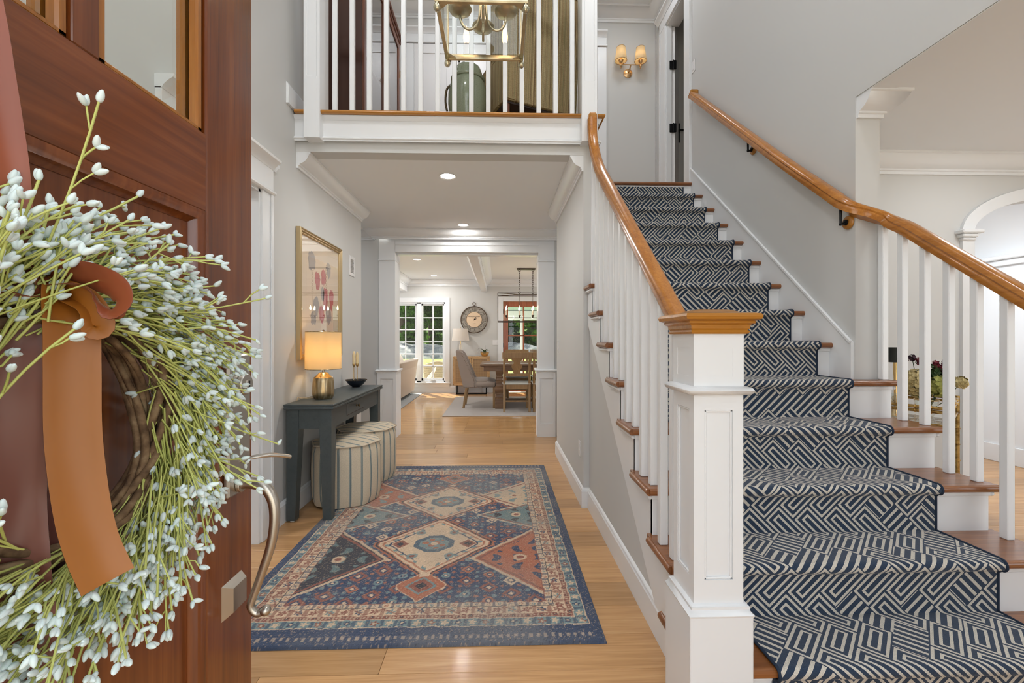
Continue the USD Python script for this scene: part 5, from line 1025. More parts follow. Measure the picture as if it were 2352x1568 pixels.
n = {'u': ('uvmap', dict(attribute='st')), 's': ('separate_xyz', {}), 'c': ('combine_xyz', {}), 'n': ('noise_texture', dict(dimensions='1D', scale=1.0, detail=3, roughness=.8)), 'm': ('math', dict(math_type='multiply', value2=60)), 'r': ('rgb_ramp', dict(ramp=[(.30, L(104, 84, 58)), (.42, L(150, 126, 90)), (.5, L(176, 160, 118)), (.56, L(126, 118, 84)), (.66, L(202, 184, 142))])),
     'f': ('math', dict(math_type='multiply', value2=900)), 'si': ('math', dict(math_type='sine')), 'b': ('bump', dict(strength=.4, distance=.002)), 'p': ('principled_bsdf', dict(roughness=.85))}
mat('olive_stripe', n, [('u.UV', 's.vector'), ('s.x', 'm.value1'), ('m.value', 'n.w'), ('n.fac', 'r.fac'), ('r.color', 'p.base_color'), ('s.y', 'f.value1'), ('f.value', 'si.value1'), ('si.value', 'b.height'), ('b.normal', 'p.normal')])
ch = T('armchair', 'high backed armchair in olive striped fabric seen from behind upstairs', 'armchair', (.20, 3.62, F2))
ang_c = math.degrees(math.atan2(.25, .56))
def chbox(name, x0, x1, y0, y1, z0, z1, b=.02, lean=0.0, m_='olive_stripe'):
    """A padded slab of the chair in its own frame: x along the back, y towards the sitter."""
    cs = []
    def face(P0, U, W, nu=8, nv=8):
        P0, U, W = map(np.array, (P0, U, W)); n_ = np.cross(U, W); n_ = n_ / np.linalg.norm(n_)
        v, uvs = [], []
        for i in range(nu):
            for j in range(nv):
                a, c_ = i / (nu - 1), j / (nv - 1); pf_ = 4 * b * .35 * min(a, 1 - a, .25) * 1.0 + 4 * b * .35 * min(c_, 1 - c_, .25)
                v.append(P0 + U * a + W * c_ + n_ * (pf_ - b * .5)); uvs.append((np.linalg.norm(U) * a + P0[0] + P0[1], np.linalg.norm(W) * c_))
        f = []
        for i in range(nu - 1):
            for j in range(nv - 1): q = i * nv + j; f += [(q, q + nv, q + nv + 1), (q, q + nv + 1, q + 1)]
        return np.array(v), np.array(uvs), np.array(f)
    dx_, dy_, dz_ = x1 - x0, y1 - y0, z1 - z0
    faces = [face((x0, y0, z0), (dx_, 0, 0), (0, 0, dz_)), face((x1, y1, z0), (-dx_, 0, 0), (0, 0, dz_)), face((x1, y0, z0), (0, dy_, 0), (0, 0, dz_)), face((x0, y1, z0), (0, -dy_, 0), (0, 0, dz_)), face((x0, y0, z1), (dx_, 0, 0), (0, dy_, 0)), face((x0, y1, z0), (dx_, 0, 0), (0, -dy_, 0))]
    V, U, F, k = [], [], [], 0
    for v, u, f in faces: V.append(v); U.append(u); F.append(f + k); k += len(v)
    V, U, F = np.vstack(V), np.vstack(U), np.vstack(F)
    V[:, 1] -= lean * (V[:, 2] - z0)
    a = math.radians(ang_c); V = np.c_[V[:, 0] * math.cos(a) - V[:, 1] * math.sin(a) + .045, V[:, 0] * math.sin(a) + V[:, 1] * math.cos(a) + 3.205, V[:, 2] + F2]
    p = ch.path + '/' + uniq(ch.path, name); usdkit.mesh(stage, p, (V - ch.loc, F), M[m_], smooth=35, uv=U)
chbox('backrest', 0, .63, 0, .14, .225, 1.12, .02, .06)
chbox('armrest', .0, .10, .12, .62, .225, .64); chbox('armrest', .53, .63, .12, .62, .225, .64)
chbox('wing', .0, .07, .06, .28, .60, 1.08, .01, .03); chbox('wing', .56, .63, .06, .28, .60, 1.08, .01, .03)
chbox('seat', .10, .53, .14, .66, .24, .46, .03)
ch.part('dust_cover', rotz(bx(.045 + .015, .045 + .615, 3.205 + .015, 3.205 + .60, F2 + .205, F2 + .218), ang_c, (.045, 3.205, 0)), 'dark_interior', smooth=False)
for x, y in ((.03, .04), (.60, .04), (.03, .60), (.60, .60)):
    a = math.radians(ang_c); X_, Y_ = x * math.cos(a) - y * math.sin(a) + .045, x * math.sin(a) + y * math.cos(a) + 3.205
    ch.part('leg', rotz(bx(X_ - .02, X_ + .02, Y_ - .02, Y_ + .02, F2, F2 + .235, .004), ang_c, (X_, Y_, 0)), 'armoire_z')

# the wall sconce
SX, SY, SZ = 1.575, 5.28, 4.46
sc = T('wall_sconce', 'brass twin wall sconce with two lit fabric shades upstairs', 'sconce', (SX, SY, SZ - .09))
plain('copper_brass', (.70, .46, .24), .28, 1.0)
sc.part('back_plate', mv(rotm(lathe([(.052, 0), (.055, .004), (.054, .012), (.04, .018), (.02, .022), (0, .024)], n=32), (1, 0, 0), 90), (SX, SY, SZ - .025)), 'copper_brass', smooth=50)
arm = sc.part('arm', [tube(spline([(SX, SY - .02, SZ - .025), (SX, SY - .07, SZ - .02), (SX, SY - .12, SZ + .008)], 6), .008, 10), tube([(SX - .115, SY - .12, SZ + .01), (SX + .115, SY - .12, SZ + .01)], .006, 10)], 'copper_brass', smooth=True)
for s in (-1, 1):
    c = (SX + s * .118, SY - .12, SZ)
    sc.part('socket', lathe([(0, -.035), (.006, -.032), (.009, -.026), (.005, -.018), (.014, -.008), (.017, .004), (.014, .016), (.009, .026), (.012, .03), (.026, .05), (.030, .064), (.014, .066), (.012, .10)], c, 24), 'copper_brass', smooth=50)
    shd = sc.part('lamp_shade', thick(lathe_open([(.070, .055), (.049, .215)], c, 40), .0015), 'sconce_shade', smooth=True)
    sc.part('shade_rim', [sweep(circ(.0028, 6), [(c[0] + r * math.cos(t), c[1] + r * math.sin(t), c[2] + z) for t in np.linspace(0, 2*PI, 36, endpoint=False)], closed=True) for r, z in ((.070, .055), (.049, .215))][0], 'copper_brass', parent=shd)
    sc.part('shade_rim', sweep(circ(.0028, 6), [(c[0] + .049 * math.cos(t), c[1] + .049 * math.sin(t), c[2] + .215) for t in np.linspace(0, 2*PI, 36, endpoint=False)], closed=True), 'copper_brass', parent=shd)
    l = UsdLux.SphereLight.Define(stage, sc.path + '/light' + ('_001' if s > 0 else '')); l.CreateRadiusAttr(.014); l.CreateIntensityAttr(20); l.CreateColorAttr(Gf.Vec3f(1, .74, .46)); UsdGeom.Xformable(l).AddTranslateOp().Set(Gf.Vec3d(s * .118, -.12, .09 + .13))

# ------------------------------------------------------------------ the living room corner seen past the stairs
n = {'g': ('geometry', {}), 'n': ('noise_texture', dict(scale=40, detail=3)), 'r': ('rgb_ramp', dict(ramp=[(.35, (.22, .12, .03)), (.6, (.55, .36, .12))])), 'p': ('principled_bsdf', dict(metallic=.85, roughness=.3))}
mat('bamboo_gold', n, [('g.position', 'n.vector'), ('n.fac', 'r.fac'), ('r.color', 'p.base_color')])
pane('clear_glass', (.96, .98, .97), 1.5)
Nn, Rr_, Ll = np.array([2.44, 2.29]), np.array([2.96, 2.725]), np.array([2.30, 2.53]); P0, P1, P2, P3 = Ll, Ll + Rr_ - Nn, Rr_, Nn
u_ = (P1 - P0) / np.linalg.norm(P1 - P0); w_ = (P3 - P0) / np.linalg.norm(P3 - P0)
tb = T('side_table', 'gold bamboo side table with glass shelves in the living room', 'table', (float((P0 + P2)[0] / 2), float((P0 + P2)[1] / 2), 0))
def bamboo(p, q, r=.011, k=5):
    p, q = np.array(p, float), np.array(q, float); m = [tube([p + (q - p) * t for t in np.linspace(0, 1, 6)], r, 10)]
    for i in range(1, k): c = p + (q - p) * i / k; d = (q - p) / np.linalg.norm(q - p); m.append(tube([c - d * .004, c, c + d * .004], r, 10, scale=[1.0, 1.45, 1.0]))
    return m
for p in (P0, P1, P2, P3): tb.part('leg', bamboo((*p, 0), (*p, .83), .012, 8), 'bamboo_gold', smooth=50)
for a, b in ((P0, P1), (P1, P2), (P2, P3), (P3, P0)):
    for z in (.815, .793): tb.part('rail', bamboo((*a, z), (*b, z), .009, 4), 'bamboo_gold', smooth=50)
    tb.part('lower_rail', bamboo((*a, .722), (*b, .722), .006, 1), 'bamboo_gold', smooth=50)
quad = lambda z, h: extr([tuple(P0), tuple(P3), tuple(P2), tuple(P1)], 'z', z, z + h)
tb.part('glass_shelf', quad(.724, .006), 'clear_glass', smooth=False); tb.part('glass_shelf', quad(.24, .006), 'clear_glass', smooth=False)
zs = .7305
pl_ = (2.60, 2.80); pl_ = tuple(P0 + u_ * .125 + w_ * .035)
ml = T('cordless_lamp', 'slim gold table lamp with a small black shade on the bamboo table', 'lamp', (*pl_, zs))
ml.part('stem', lathe([(.035, 0), (.036, .008), (.012, .014), (.007, .03), (.008, .20), (.012, .33), (.012, .345)], (*pl_, zs), 20), 'brass', smooth=50)
ml.part('lamp_shade', thick(lathe_open([(.040, .325), (.037, .415)], (*pl_, zs), 32), .002), 'black_shade', smooth=True)
vp = P0 + u_ * .255 + w_ * .165; vp = (float(vp[0]), float(vp[1]))
vs = T('glass_bowl_vase', 'clear glass bowl with a gold rim holding hydrangeas on the bamboo table', 'vase', (*vp, zs))
vs.part('bowl', lathe([(.03, 0), (.032, .006), (.045, .03), (.055, .07), (.058, .10), (.055, .10), (.051, .07), (.04, .03), (0, .012)], (*vp, zs), 32), 'clear_glass', smooth=60)
vs.part('rim', sweep(circ(.003, 6), [(vp[0] + .057 * math.cos(t), vp[1] + .057 * math.sin(t), zs + .10) for t in np.linspace(0, 2*PI, 32, endpoint=False)], closed=True), 'brass')
fb = T('bouquet', 'bouquet of cream green hydrangeas and dark red blooms in the glass bowl', 'flowers', (*vp, zs + .02))
def cluster(c, r, n_, s, seed):
    rr_ = random.Random(seed); m = []
    for k in range(n_):
        d = np.array([rr_.gauss(0, 1), rr_.gauss(0, 1), rr_.gauss(0, 1)]); d /= np.linalg.norm(d); p = np.array(c) + d * r * rr_.uniform(.62, 1.08) * np.array([1, 1, 1.1])
        a = np.cross(d, (rr_.random(), rr_.random(), rr_.random() + .1)); a /= np.linalg.norm(a); b = np.cross(d, a)
        v = [p, p + a * s + d * s * .4, p + b * s + d * s * .1, p - a * s + d * s * .4, p - b * s + d * s * .1, p + (a + b) * s * .9, p + (b - a) * s * .9]
        m.append((np.array(v), np.array([(0, 1, 5), (0, 5, 2), (0, 2, 6), (0, 6, 3), (0, 3, 4), (0, 4, 1)])))
    return cat(m)
plain('petal_cream', L(200, 184, 132), .7); plain('petal_green', L(168, 172, 92), .7); plain('bloom_red', L(112, 26, 44), .7); plain('leaf_dark', L(52, 78, 40), .5); plain('bloom_plum', L(70, 44, 56), .7)
F0 = np.array([*vp, zs])
for k, (dx_, dy_, dz_, r, n_, m_, nm) in enumerate([(-.055, .0, .21, .06, 420, 'petal_cream', 'hydrangea_head'), (.045, -.01, .19, .055, 380, 'petal_green', 'hydrangea_head'), (.0, .05, .17, .055, 300, 'petal_cream', 'hydrangea_head'), (.13, -.02, .215, .028, 90, 'petal_cream', 'hydrangea_head'),
        (-.02, .01, .33, .022, 60, 'bloom_red', 'red_bloom'), (.045, .0, .31, .024, 70, 'bloom_red', 'red_bloom'), (.07, -.02, .28, .02, 50, 'bloom_red', 'red_bloom'), (-.05, .02, .35, .018, 40, 'bloom_plum', 'red_bloom'), (.085, .0, .33, .018, 40, 'bloom_plum', 'red_bloom'), (.06, .01, .25, .04, 40, 'leaf_dark', 'foliage'), (.02, .0, .27, .035, 30, 'leaf_dark', 'foliage')]):
    dv = np.array([.72, -.69]) * dx_ ; fb.part(nm, cluster(F0 + np.array([dv[0], dv[1] + dy_, dz_]), r, n_, .0145 if 'hyd' in nm else (.008 if 'red' in nm else .02), 50 + k), m_, smooth=False, kind='stuff')
    fb.part('stem', tube([F0 + np.array([0, 0, .02]), F0 + np.array([dv[0] * .6, dv[1] * .6 + dy_ * .6, dz_ * .5]), F0 + np.array([dv[0], dv[1] + dy_, dz_])], .002, 5), 'leaf_dark')
for k, (a, b, h, lab) in enumerate(((.03, .035, .145, 'tall ribbed glass candle holder at the corner of the bamboo table'), (.065, .075, .12, 'short ribbed glass candle holder beside the cordless lamp'))):
    p = P0 + u_ * a + w_ * b; p = (float(p[0]), float(p[1]))
    c = T('candle_holder', lab, 'candle holder', (*p, zs)); c.part('glass', lathe([(.014, 0), (.016, .004), (.013, h * .5), (.018, h), (.015, h), (.010, h * .5), (0, .01)], (*p, zs), 16), 'clear_glass', smooth=30); c.part('candle', lathe([(.008, .012), (.008, h * .45), (.002, h * .46)], (*p, zs), 14), 'candle_wax')

# ------------------------------------------------------------------ the back room
wn = T('window_1', kind='structure', loc=((W0 + W1) / 2, YW + .08, WZ0)); data(wn.prim, 'white double casement window of the back room')
wn.part('frame', [bx(W0, W0 + .03, YW, YW + .14, WZ0, WZ1), bx(W1 - .03, W1, YW, YW + .14, WZ0, WZ1), bx(W0, W1, YW, YW + .14, WZ1 - .03, WZ1), bx(W0, W1, YW, YW + .14, WZ0, WZ0 + .03), bx(-1.825, -1.722, YW + .0, YW + .14, WZ0, WZ1, .004)], 'trim_paint', smooth=False)
for x0, x1 in ((W0 + .03, -1.825), (-1.722, W1 - .03)):
    s_ = wn.part('sash', [bx(x0, x0 + .035, YW + .05, YW + .09, WZ0 + .03, WZ1 - .03, .003), bx(x1 - .035, x1, YW + .05, YW + .09, WZ0 + .03, WZ1 - .03, .003), bx(x0, x1, YW + .05, YW + .09, WZ1 - .07, WZ1 - .03, .003), bx(x0, x1, YW + .05, YW + .09, WZ0 + .03, WZ0 + .085, .003)], 'trim_paint')
    a, b, c0, c1 = x0 + .035, x1 - .035, WZ0 + .085, WZ1 - .07; pw, ph = (b - a) / 2, (c1 - c0) / 6
    for i in range(2):
        for j in range(6): wn.part('pane', bx(a + pw * i + .004, a + pw * (i + 1) - .004, YW + .068, YW + .072, c0 + ph * j + .004, c0 + ph * (j + 1) - .004), 'window_glass', smooth=False)
    wn.part('glazing_bar', [bx(a + pw - .011, a + pw + .011, YW + .058, YW + .082, c0, c1, .003)], 'trim_paint', parent=s_)
    for j in range(1, 6): wn.part('glazing_bar', [bx(a, b, YW + .058, YW + .082, c0 + ph * j - .011, c0 + ph * j + .011, .003)], 'trim_paint', parent=s_)
wn.part('crank', [bx(-1.52, -1.40, YW - .012, YW + .05, WZ0 + .03, WZ0 + .045, .004), bx(-1.50, -1.43, YW - .03, YW - .01, WZ0 + .035, WZ0 + .05, .004)], 'door_white')
wood('cedar_z', [L(120, 58, 30), L(162, 88, 52), L(186, 110, 70)], 'z', .3, .3)
d5 = T('door_5', kind='structure', loc=(.55, YW + .05, 0)); data(d5.prim, 'stained wooden back door glazed with large panes')
d5.part('stile', bx(D0 + .004, D0 + .115, YW + .03, YW + .075, .01, DZ - .004, .003), 'cedar_z'); d5.part('stile', bx(D1 - .115, D1 - .004, YW + .03, YW + .075, .01, DZ - .004, .003), 'cedar_z')
d5.part('rail', bx(D0 + .115, D1 - .115, YW + .03, YW + .075, 1.91, DZ - .004, .003), 'cedar_z'); d5.part('rail', bx(D0 + .115, D1 - .115, YW + .03, YW + .075, .01, .26, .003), 'cedar_z')
xs_, zs_ = [D0 + .115, .55, D1 - .115], [.26, .62, 1.265, 1.91]
d5.part('muntin', bx(.533, .567, YW + .035, YW + .07, .26, 1.91, .003), 'cedar_z')
for z in zs_[1:3]: d5.part('muntin', bx(D0 + .115, D1 - .115, YW + .035, YW + .07, z - .014, z + .014, .003), 'cedar_z')
for i in range(2):
    for j in range(3): d5.part('pane', bx(xs_[i] + .01, xs_[i + 1] - .01, YW + .05, YW + .054, zs_[j] + .01, zs_[j + 1] - .01), 'window_glass', smooth=False)
for z in (.3, 1.05, 1.80): d5.part('hinge', bx(D0 - .004, D0 + .012, YW + .012, YW + .032, z - .05, z + .05), 'black_metal', smooth=False)

# wall clock
n = {'g': ('geometry', {}), 'm': ('mapping', dict(scale=(8, 8, 40))), 'n': ('noise_texture', dict(scale=1.0, detail=4)), 'r': ('rgb_ramp', dict(ramp=[(.3, L(136, 130, 120)), (.7, L(172, 166, 156))])), 'p': ('principled_bsdf', dict(roughness=.6))}
mat('aged_grey_wood', n, [('g.position', 'm.vector'), ('m.vector', 'n.vector'), ('n.fac', 'r.fac'), ('r.color', 'p.base_color')])
plain('aged_metal', L(100, 84, 70), .35, .7); plain('dial_cream', L(222, 196, 166), .6); plain('numeral_ink', L(98, 90, 82), .6); plain('dark_ink', L(40, 36, 34), .6)
kx, kz, ky = -.551, 1.616, YW
def face(prof): return mv(rotm(lathe(prof, n=64), (1, 0, 0), 90), (kx, ky, kz))      # axis towards the room
ck = T('wall_clock', 'round grey wall clock with roman numerals over the cane sideboard', 'clock', (kx, ky, kz - .3))
ck.part('case', face([(.30, 0), (.302, .03), (.296, .04), (.288, .042), (.284, .030), (.284, .012), (0, .012)]), 'aged_metal', smooth=35)
ck.part('numeral_ring', face([(.284, .012), (.284, .018), (.175, .018), (.170, .012)]), 'aged_grey_wood', smooth=30)
ck.part('dial', face([(.175, .012), (.176, .026), (.172, .030), (.168, .024), (0, .024)]), 'dial_cream', smooth=30)
ck.part('dial_rim', mv(rotm(sweep(circ(.004, 6), [(.174 * math.cos(t), .174 * math.sin(t), .027) for t in np.linspace(0, 2*PI, 60, endpoint=False)], closed=True), (1, 0, 0), 90), (kx, ky, kz)), 'aged_metal')
def on_face(m, y): v, f = vf(m); return np.c_[v[:, 0] + kx, -v[:, 2] + ky - y, v[:, 1] + kz], f[:, ::-1] if 0 else f
for h, s_ in enumerate('XII I II III IIII V VI VII VIII IX X XI'.split()):
    m = text(s_, .070, .002, False); v, f = m; v = v.copy(); v[:, 1] -= .035; v[:, 0] *= .75; a = -h * PI / 6
    v = np.c_[v[:, 0], v[:, 1] + .229, v[:, 2]]; v = np.c_[v[:, 0] * math.cos(a) - v[:, 1] * math.sin(a), v[:, 0] * math.sin(a) + v[:, 1] * math.cos(a), v[:, 2]]
    ck.part('numeral', on_face((v, f), .0185), 'numeral_ink', smooth=False)
t1 = text('Kensington & York', .022, .001); v = t1[0].copy(); v[:, 0] *= .255 / max(1e-6, v[:, 0].max() - v[:, 0].min()); v[:, 1] += .058; ck.part('lettering', on_face((v, t1[1]), .0245), 'dark_ink', smooth=False)
t2 = text('LONDON', .012, .001); v = t2[0].copy(); v[:, 1] -= .095; ck.part('lettering', on_face((v, t2[1]), .0245), 'dark_ink', smooth=False)
t2 = text('1893', .010, .001); v = t2[0].copy(); v[:, 1] += .030; v[:, 0] -= .02; ck.part('lettering', on_face((v, t2[1]), .0245), 'dark_ink', smooth=False)
def hand(deg, ln_, w): return on_face((lambda q: (q[0], q[1]))(extr([(-w, -ln_ * .18), (w, -ln_ * .18), (w * 1.3, ln_ * .55), (0, ln_), (-w * 1.3, ln_ * .55)], 'z', 0, .002)), 0)
for dg, ln_, w_h in ((36, .085, .005), (66, .065, .006)):
    v, f = extr([(-w_h, -ln_ * .2), (w_h, -ln_ * .2), (w_h * 1.4, ln_ * .5), (0, ln_), (-w_h * 1.4, ln_ * .5)], 'z', 0, .002); a = -math.radians(dg); v = np.c_[v[:, 0] * math.cos(a) - v[:, 1] * math.sin(a), v[:, 0] * math.sin(a) + v[:, 1] * math.cos(a), v[:, 2]]
    ck.part('hand', on_face((v, f), .027), 'dark_ink', smooth=False)
ck.part('hanging_ring', [mv(rotm(sweep(circ(.004, 6), [(.035 * math.cos(t), .035 * math.sin(t), 0) for t in np.linspace(0, 2*PI, 30, endpoint=False)], closed=True), (1, 0, 0), 90), (kx, ky - .012, kz + .355)), bx(kx - .008, kx + .008, ky - .02, ky - .004, kz + .295, kz + .325, .003)], 'aged_metal', smooth=True)
wall_plate('light_switch', 'white double switch plate beside the stained back door', 'switch', -.085, YW, 1.11, -1, w=.115, axis='y')

# sideboard, lamp, plant
wood('light_oak', [L(158, 122, 80), L(188, 152, 108), L(208, 176, 134)], 'x', .45)
n = {'g': ('geometry', {}), 'w1': ('wave_texture', dict(wave_type='bands', bands_direction='x', scale=28)), 'w2': ('wave_texture', dict(wave_type='bands', bands_direction='z', scale=28)), 'm': ('mix_float', dict(fac=.5)), 'r': ('rgb_ramp', dict(ramp=[(.2, L(122, 94, 64)), (.7, L(176, 146, 110))])), 'p': ('principled_bsdf', dict(roughness=.7))}
mat('cane', n, [('g.position', 'w1.vector'), ('g.position', 'w2.vector'), ('w1.fac', 'm.a'), ('w2.fac', 'm.b'), ('m.result', 'r.fac'), ('r.color', 'p.base_color')])
sb = T('sideboard', 'light oak sideboard with two cane doors on a black metal base', 'sideboard', (-.595, 9.5, 0))
s0, s1, sy0, sy1 = -.985, -.20, 9.36, 9.67
sb.part('carcass', [bx(s0, s0 + .022, sy0, sy1, .195, .795, .002), bx(s1 - .022, s1, sy0, sy1, .195, .795, .002), bx(s0, s1, sy0, sy1, .785, .808, .002), bx(s0, s1, sy0, sy1, .195, .22, .002), bx(s0 + .02, s1 - .02, sy1 - .02, sy1, .2, .79)], 'light_oak')
for a, b in ((s0 + .024, -.5945), (-.5905, s1 - .024)):
    d = sb.part('door', [bx(a, a + .03, sy0 + .002, sy0 + .02, .222, .782, .002), bx(b - .03, b, sy0 + .002, sy0 + .02, .222, .782, .002), bx(a + .03, b - .03, sy0 + .002, sy0 + .02, .752, .782, .002), bx(a + .03, b - .03, sy0 + .002, sy0 + .02, .222, .252, .002)], 'light_oak')
    sb.part('cane_panel', bx(a + .03, b - .03, sy0 + .008, sy0 + .014, .252, .752), 'cane', parent=d, smooth=False)
for x in (-.91, -.275): sb.part('metal_leg', [bx(x - .01, x + .01, sy0 + .02, sy0 + .04, 0, .195), bx(x - .01, x + .01, sy1 - .04, sy1 - .02, 0, .195), bx(x - .01, x + .01, sy0 + .02, sy1 - .02, 0, .02)], 'black_metal', smooth=False)
sb.part('stretcher', bx(-.91, -.275, sy0 + .02, sy0 + .04, .0, .02), 'black_metal', smooth=False)
plain('cream_glaze', L(226, 214, 196), .2, coat_weight=.4)
lc = (-.835, 9.5, .808)
l2 = T('table_lamp', 'cream gourd table lamp with a white tapered shade on the cane sideboard', 'lamp', lc)
l2.part('base', lathe([(.05, 0), (.06, .005), (.085, .03), (.092, .06), (.082, .09), (.055, .115), (.034, .135), (.027, .16), (.024, .22), (.027, .25), (.024, .262), (.012, .265)], lc, 40), 'cream_glaze', smooth=60)
l2.part('neck', lathe([(.008, .262), (.008, .33), (.003, .34), (.003, .615), (.008, .62), (.006, .632), (0, .635)], lc, 12), 'brass')
l2.part('lamp_shade', thick(lathe_open([(.188, .345), (.155, .605)], lc, 48), .002), 'white_shade', smooth=True)
lamp_light(l2.path, (0, 0, .46), .03, 3.0, (1, .8, .6))
pc = (-.31, 9.5, .808)
pl = T('potted_plant', 'small spiky green plant in a faceted gold bowl on the sideboard', 'plant', pc)
pl.part('pot', lathe([(.05, 0), (.055, .004), (.085, .05), (.1, .09), (.095, .09), (.08, .07), (0, .07)], pc, 10), 'brass', smooth=False)
for k in range(11):
    a = 2.4 * k; ln_ = R.uniform(.10, .17); e = R.uniform(.35, 1.1); P_ = np.array([[pc[0] + math.cos(a) * r, pc[1] + math.sin(a) * r, pc[2] + .07 + h] for r, h in ((0, 0), (ln_ * .4, ln_ * .55 * e), (ln_ * .8, ln_ * .72 * e), (ln_ * 1.1, ln_ * .5 * e))])
    pl.part('leaf', sweep([(-.011, 0), (0, -.003), (.011, 0), (0, .002)], spline(P_, 4), scale=[max(.15, math.sin(PI * min(1, .25 + .75 * t))) for t in np.linspace(0, 1, 13)]), 'leaf_dark', smooth=True)
pl.part('flower_stake', tube([(pc[0] + .01, pc[1], pc[2] + .07), (pc[0] + .005, pc[1], pc[2] + .24)], .006, 6), 'aged_grey_wood')

# dining table, chairs, chandelier, rug
wood('table_wood', [L(92, 68, 48), L(122, 92, 66), L(146, 114, 84)], 'x', .35)
wood('chair_wood', [L(122, 94, 62), L(148, 118, 80), L(170, 140, 100)], 'z', .4)
T0, T1, TY0, TY1 = -.32, 1.78, 7.30, 8.40
dt = T('dining_table', 'long wooden trestle dining table on turned posts', 'table', ((T0 + T1) / 2, (TY0 + TY1) / 2, .008))
dt.part('tabletop', [bx(T0, T1, TY0, TY1, .735, .765, .006), bx(T0 + .008, T1 - .008, TY0 + .008, TY1 - .008, .72, .735, .004)], 'table_wood')
dt.part('apron', bx(T0 + .06, T1 - .06, TY0 + .06, TY1 - .06, .645, .72, .003), 'table_wood')
post = [(.072, .05), (.072, .155), (.078, .16), (.078, .185), (.055, .20), (.052, .24), (.062, .25), (.055, .265), (.075, .30), (.082, .34), (.082, .37), (.062, .395), (.058, .44), (.064, .45), (.064, .475), (.05, .49), (.046, .53), (.056, .54), (.056, .56), (.048, .575), (.062, .61), (.066, .645)]
for x in (.01, 1.45):
    for yy in (7.44, 8.26):
        p4 = lathe([(r * 1.414, z) for r, z in post], (0, 0, 0), 4); dt.part('turned_post', mv(rotz(p4, 45), (x, yy, 0)), 'table_wood', smooth=False)
        dt.part('post_foot', bx(x - .075, x + .075, yy - .075, yy + .075, .008, .12, .006), 'table_wood')
    dt.part('trestle_beam', bx(x - .05, x + .05, 7.44, 8.26, .05, .13, .006), 'table_wood')
dt.part('stretcher', bx(.01, 1.45, 7.82, 7.88, .06, .12, .006), 'table_wood')
mats_ = [(-.14, 7.42), (.40, 7.42), (.92, 7.42)]
for k, (x, yy) in enumerate(((-.04, 7.50), (.47, 7.46), (.98, 7.46))):
    one('placemat', bx(x - .22, x + .22, yy - .14, yy + .16, .7655, .769, .001), 'mat_linen', ('grey woven placemat at the near left corner of the dining table', 'grey woven placemat in front of the first side chair', 'grey woven placemat in front of the second side chair')[k], 'placemat')
cl = T('glass_cloche', 'glass dome over a dark wooden dish on the dining table', 'cloche', (.72, 7.85, .7655))
cl.part('dish', lathe([(.06, 0), (.07, .02), (.04, .03), (.05, .06), (.17, .085), (.175, .10), (0, .10)], (.72, 7.85, .7655), 32), 'table_wood', smooth=50)
cl.part('dome', lathe([(.165, .10), (.165, .18), (.15, .225), (.11, .248), (.02, .25), (.0, .25)], (.72, 7.85, .7655), 40), 'clear_glass', smooth=60)
cl.part('knob', lathe([(.006, .25), (.012, .27), (.02, .285), (.012, .30), (.005, .318), (0, .32)], (.72, 7.85, .7655), 16), 'dark_brass', smooth=60)
plain('seat_wash', L(196, 200, 196), .35)
def side_chair(name, label, loc, rot):
    t = T(name, label, 'chair', loc, rot)
    P = lambda nm, m, mt='chair_wood', **k: t.part(nm, m, mt, local=True, **k)
    w = .205                                # the chair faces +y, its back at y = 0
    for s in (-1, 1):
        P('leg', cat([sweep(rrect(.034, .034, .005, 1), [(s * w, -.02, 0), (s * w, .01, .42), (s * w, .005, .60), (s * w, -.035, .90)], up=(0, 1, 0)) if 0 else bar((s * w, -.03, .0), (s * w, .012, .45), .036, .036, .004), bar((s * w, .012, .44), (s * w, -.04, .90), .036, .032, .004)]))
        P('leg', bar((s * .19, .40, 0), (s * .19, .40, .42), .036, .036, .004))
    P('crest_rail', rotm(bx(-.24, .24, -.05, -.024, .862, .968, .01), (1, 0, 0), 0))
    P('mid_rail', bx(-w, w, -.008, .014, .575, .625, .004))
    sp = [(-.045, .62), (-.062, .64), (-.055, .66), (-.05, .68), (-.078, .71), (-.092, .735), (-.078, .765), (-.048, .79), (-.055, .82), (-.088, .84), (-.085, .866)]
    prof = sp + [(-x, z) for x, z in sp[::-1]]
    m = extr(prof, 'y', -.009, .009); v = m[0].copy(); v[:, 1] += .002 - (v[:, 2] - .62) * .16; P('splat', (v, m[1]))
    P('seat', bx(-.23, .23, -.01, .44, .44, .468, .012), 'seat_wash'); P('seat_rail', [bx(-.19, .19, .0, .02, .37, .44), bx(-.2, -.18, .0, .42, .37, .44), bx(.18, .2, .0, .42, .37, .44), bx(-.19, .19, .40, .42, .37, .44)], smooth=False)
    P('stretcher', [bx(-.19, .19, -.005, .015, .16, .185, .003), bx(-.2, -.18, .0, .40, .20, .22, .003), bx(.18, .2, .0, .40, .20, .22, .003)])
    return t
c1 = side_chair('dining_chair', 'wooden dining chair with a vase shaped splat, back to the hall, left of its pair', (.290, 7.07, .008), 0)
c1.copy((.775, 7.07, .008), 0, 'wooden dining chair partly hidden behind the right column of the opening')
c1.copy((.36, 8.74, .008), 180, 'wooden dining chair on the window side of the table, nearer the upholstered chair')
c1.copy((.86, 8.74, .008), 180, 'wooden dining chair on the window side of the table, right of its neighbour')
plain('taupe_velvet', L(160, 148, 140), .7, sheen_weight=.5, sheen_roughness=.4); plain('nailhead', L(110, 96, 84), .3, .9)
uc = T('upholstered_chair', 'grey taupe upholstered dining chair with nailhead trim at the table end', 'chair', (-.33, 7.68, .008))
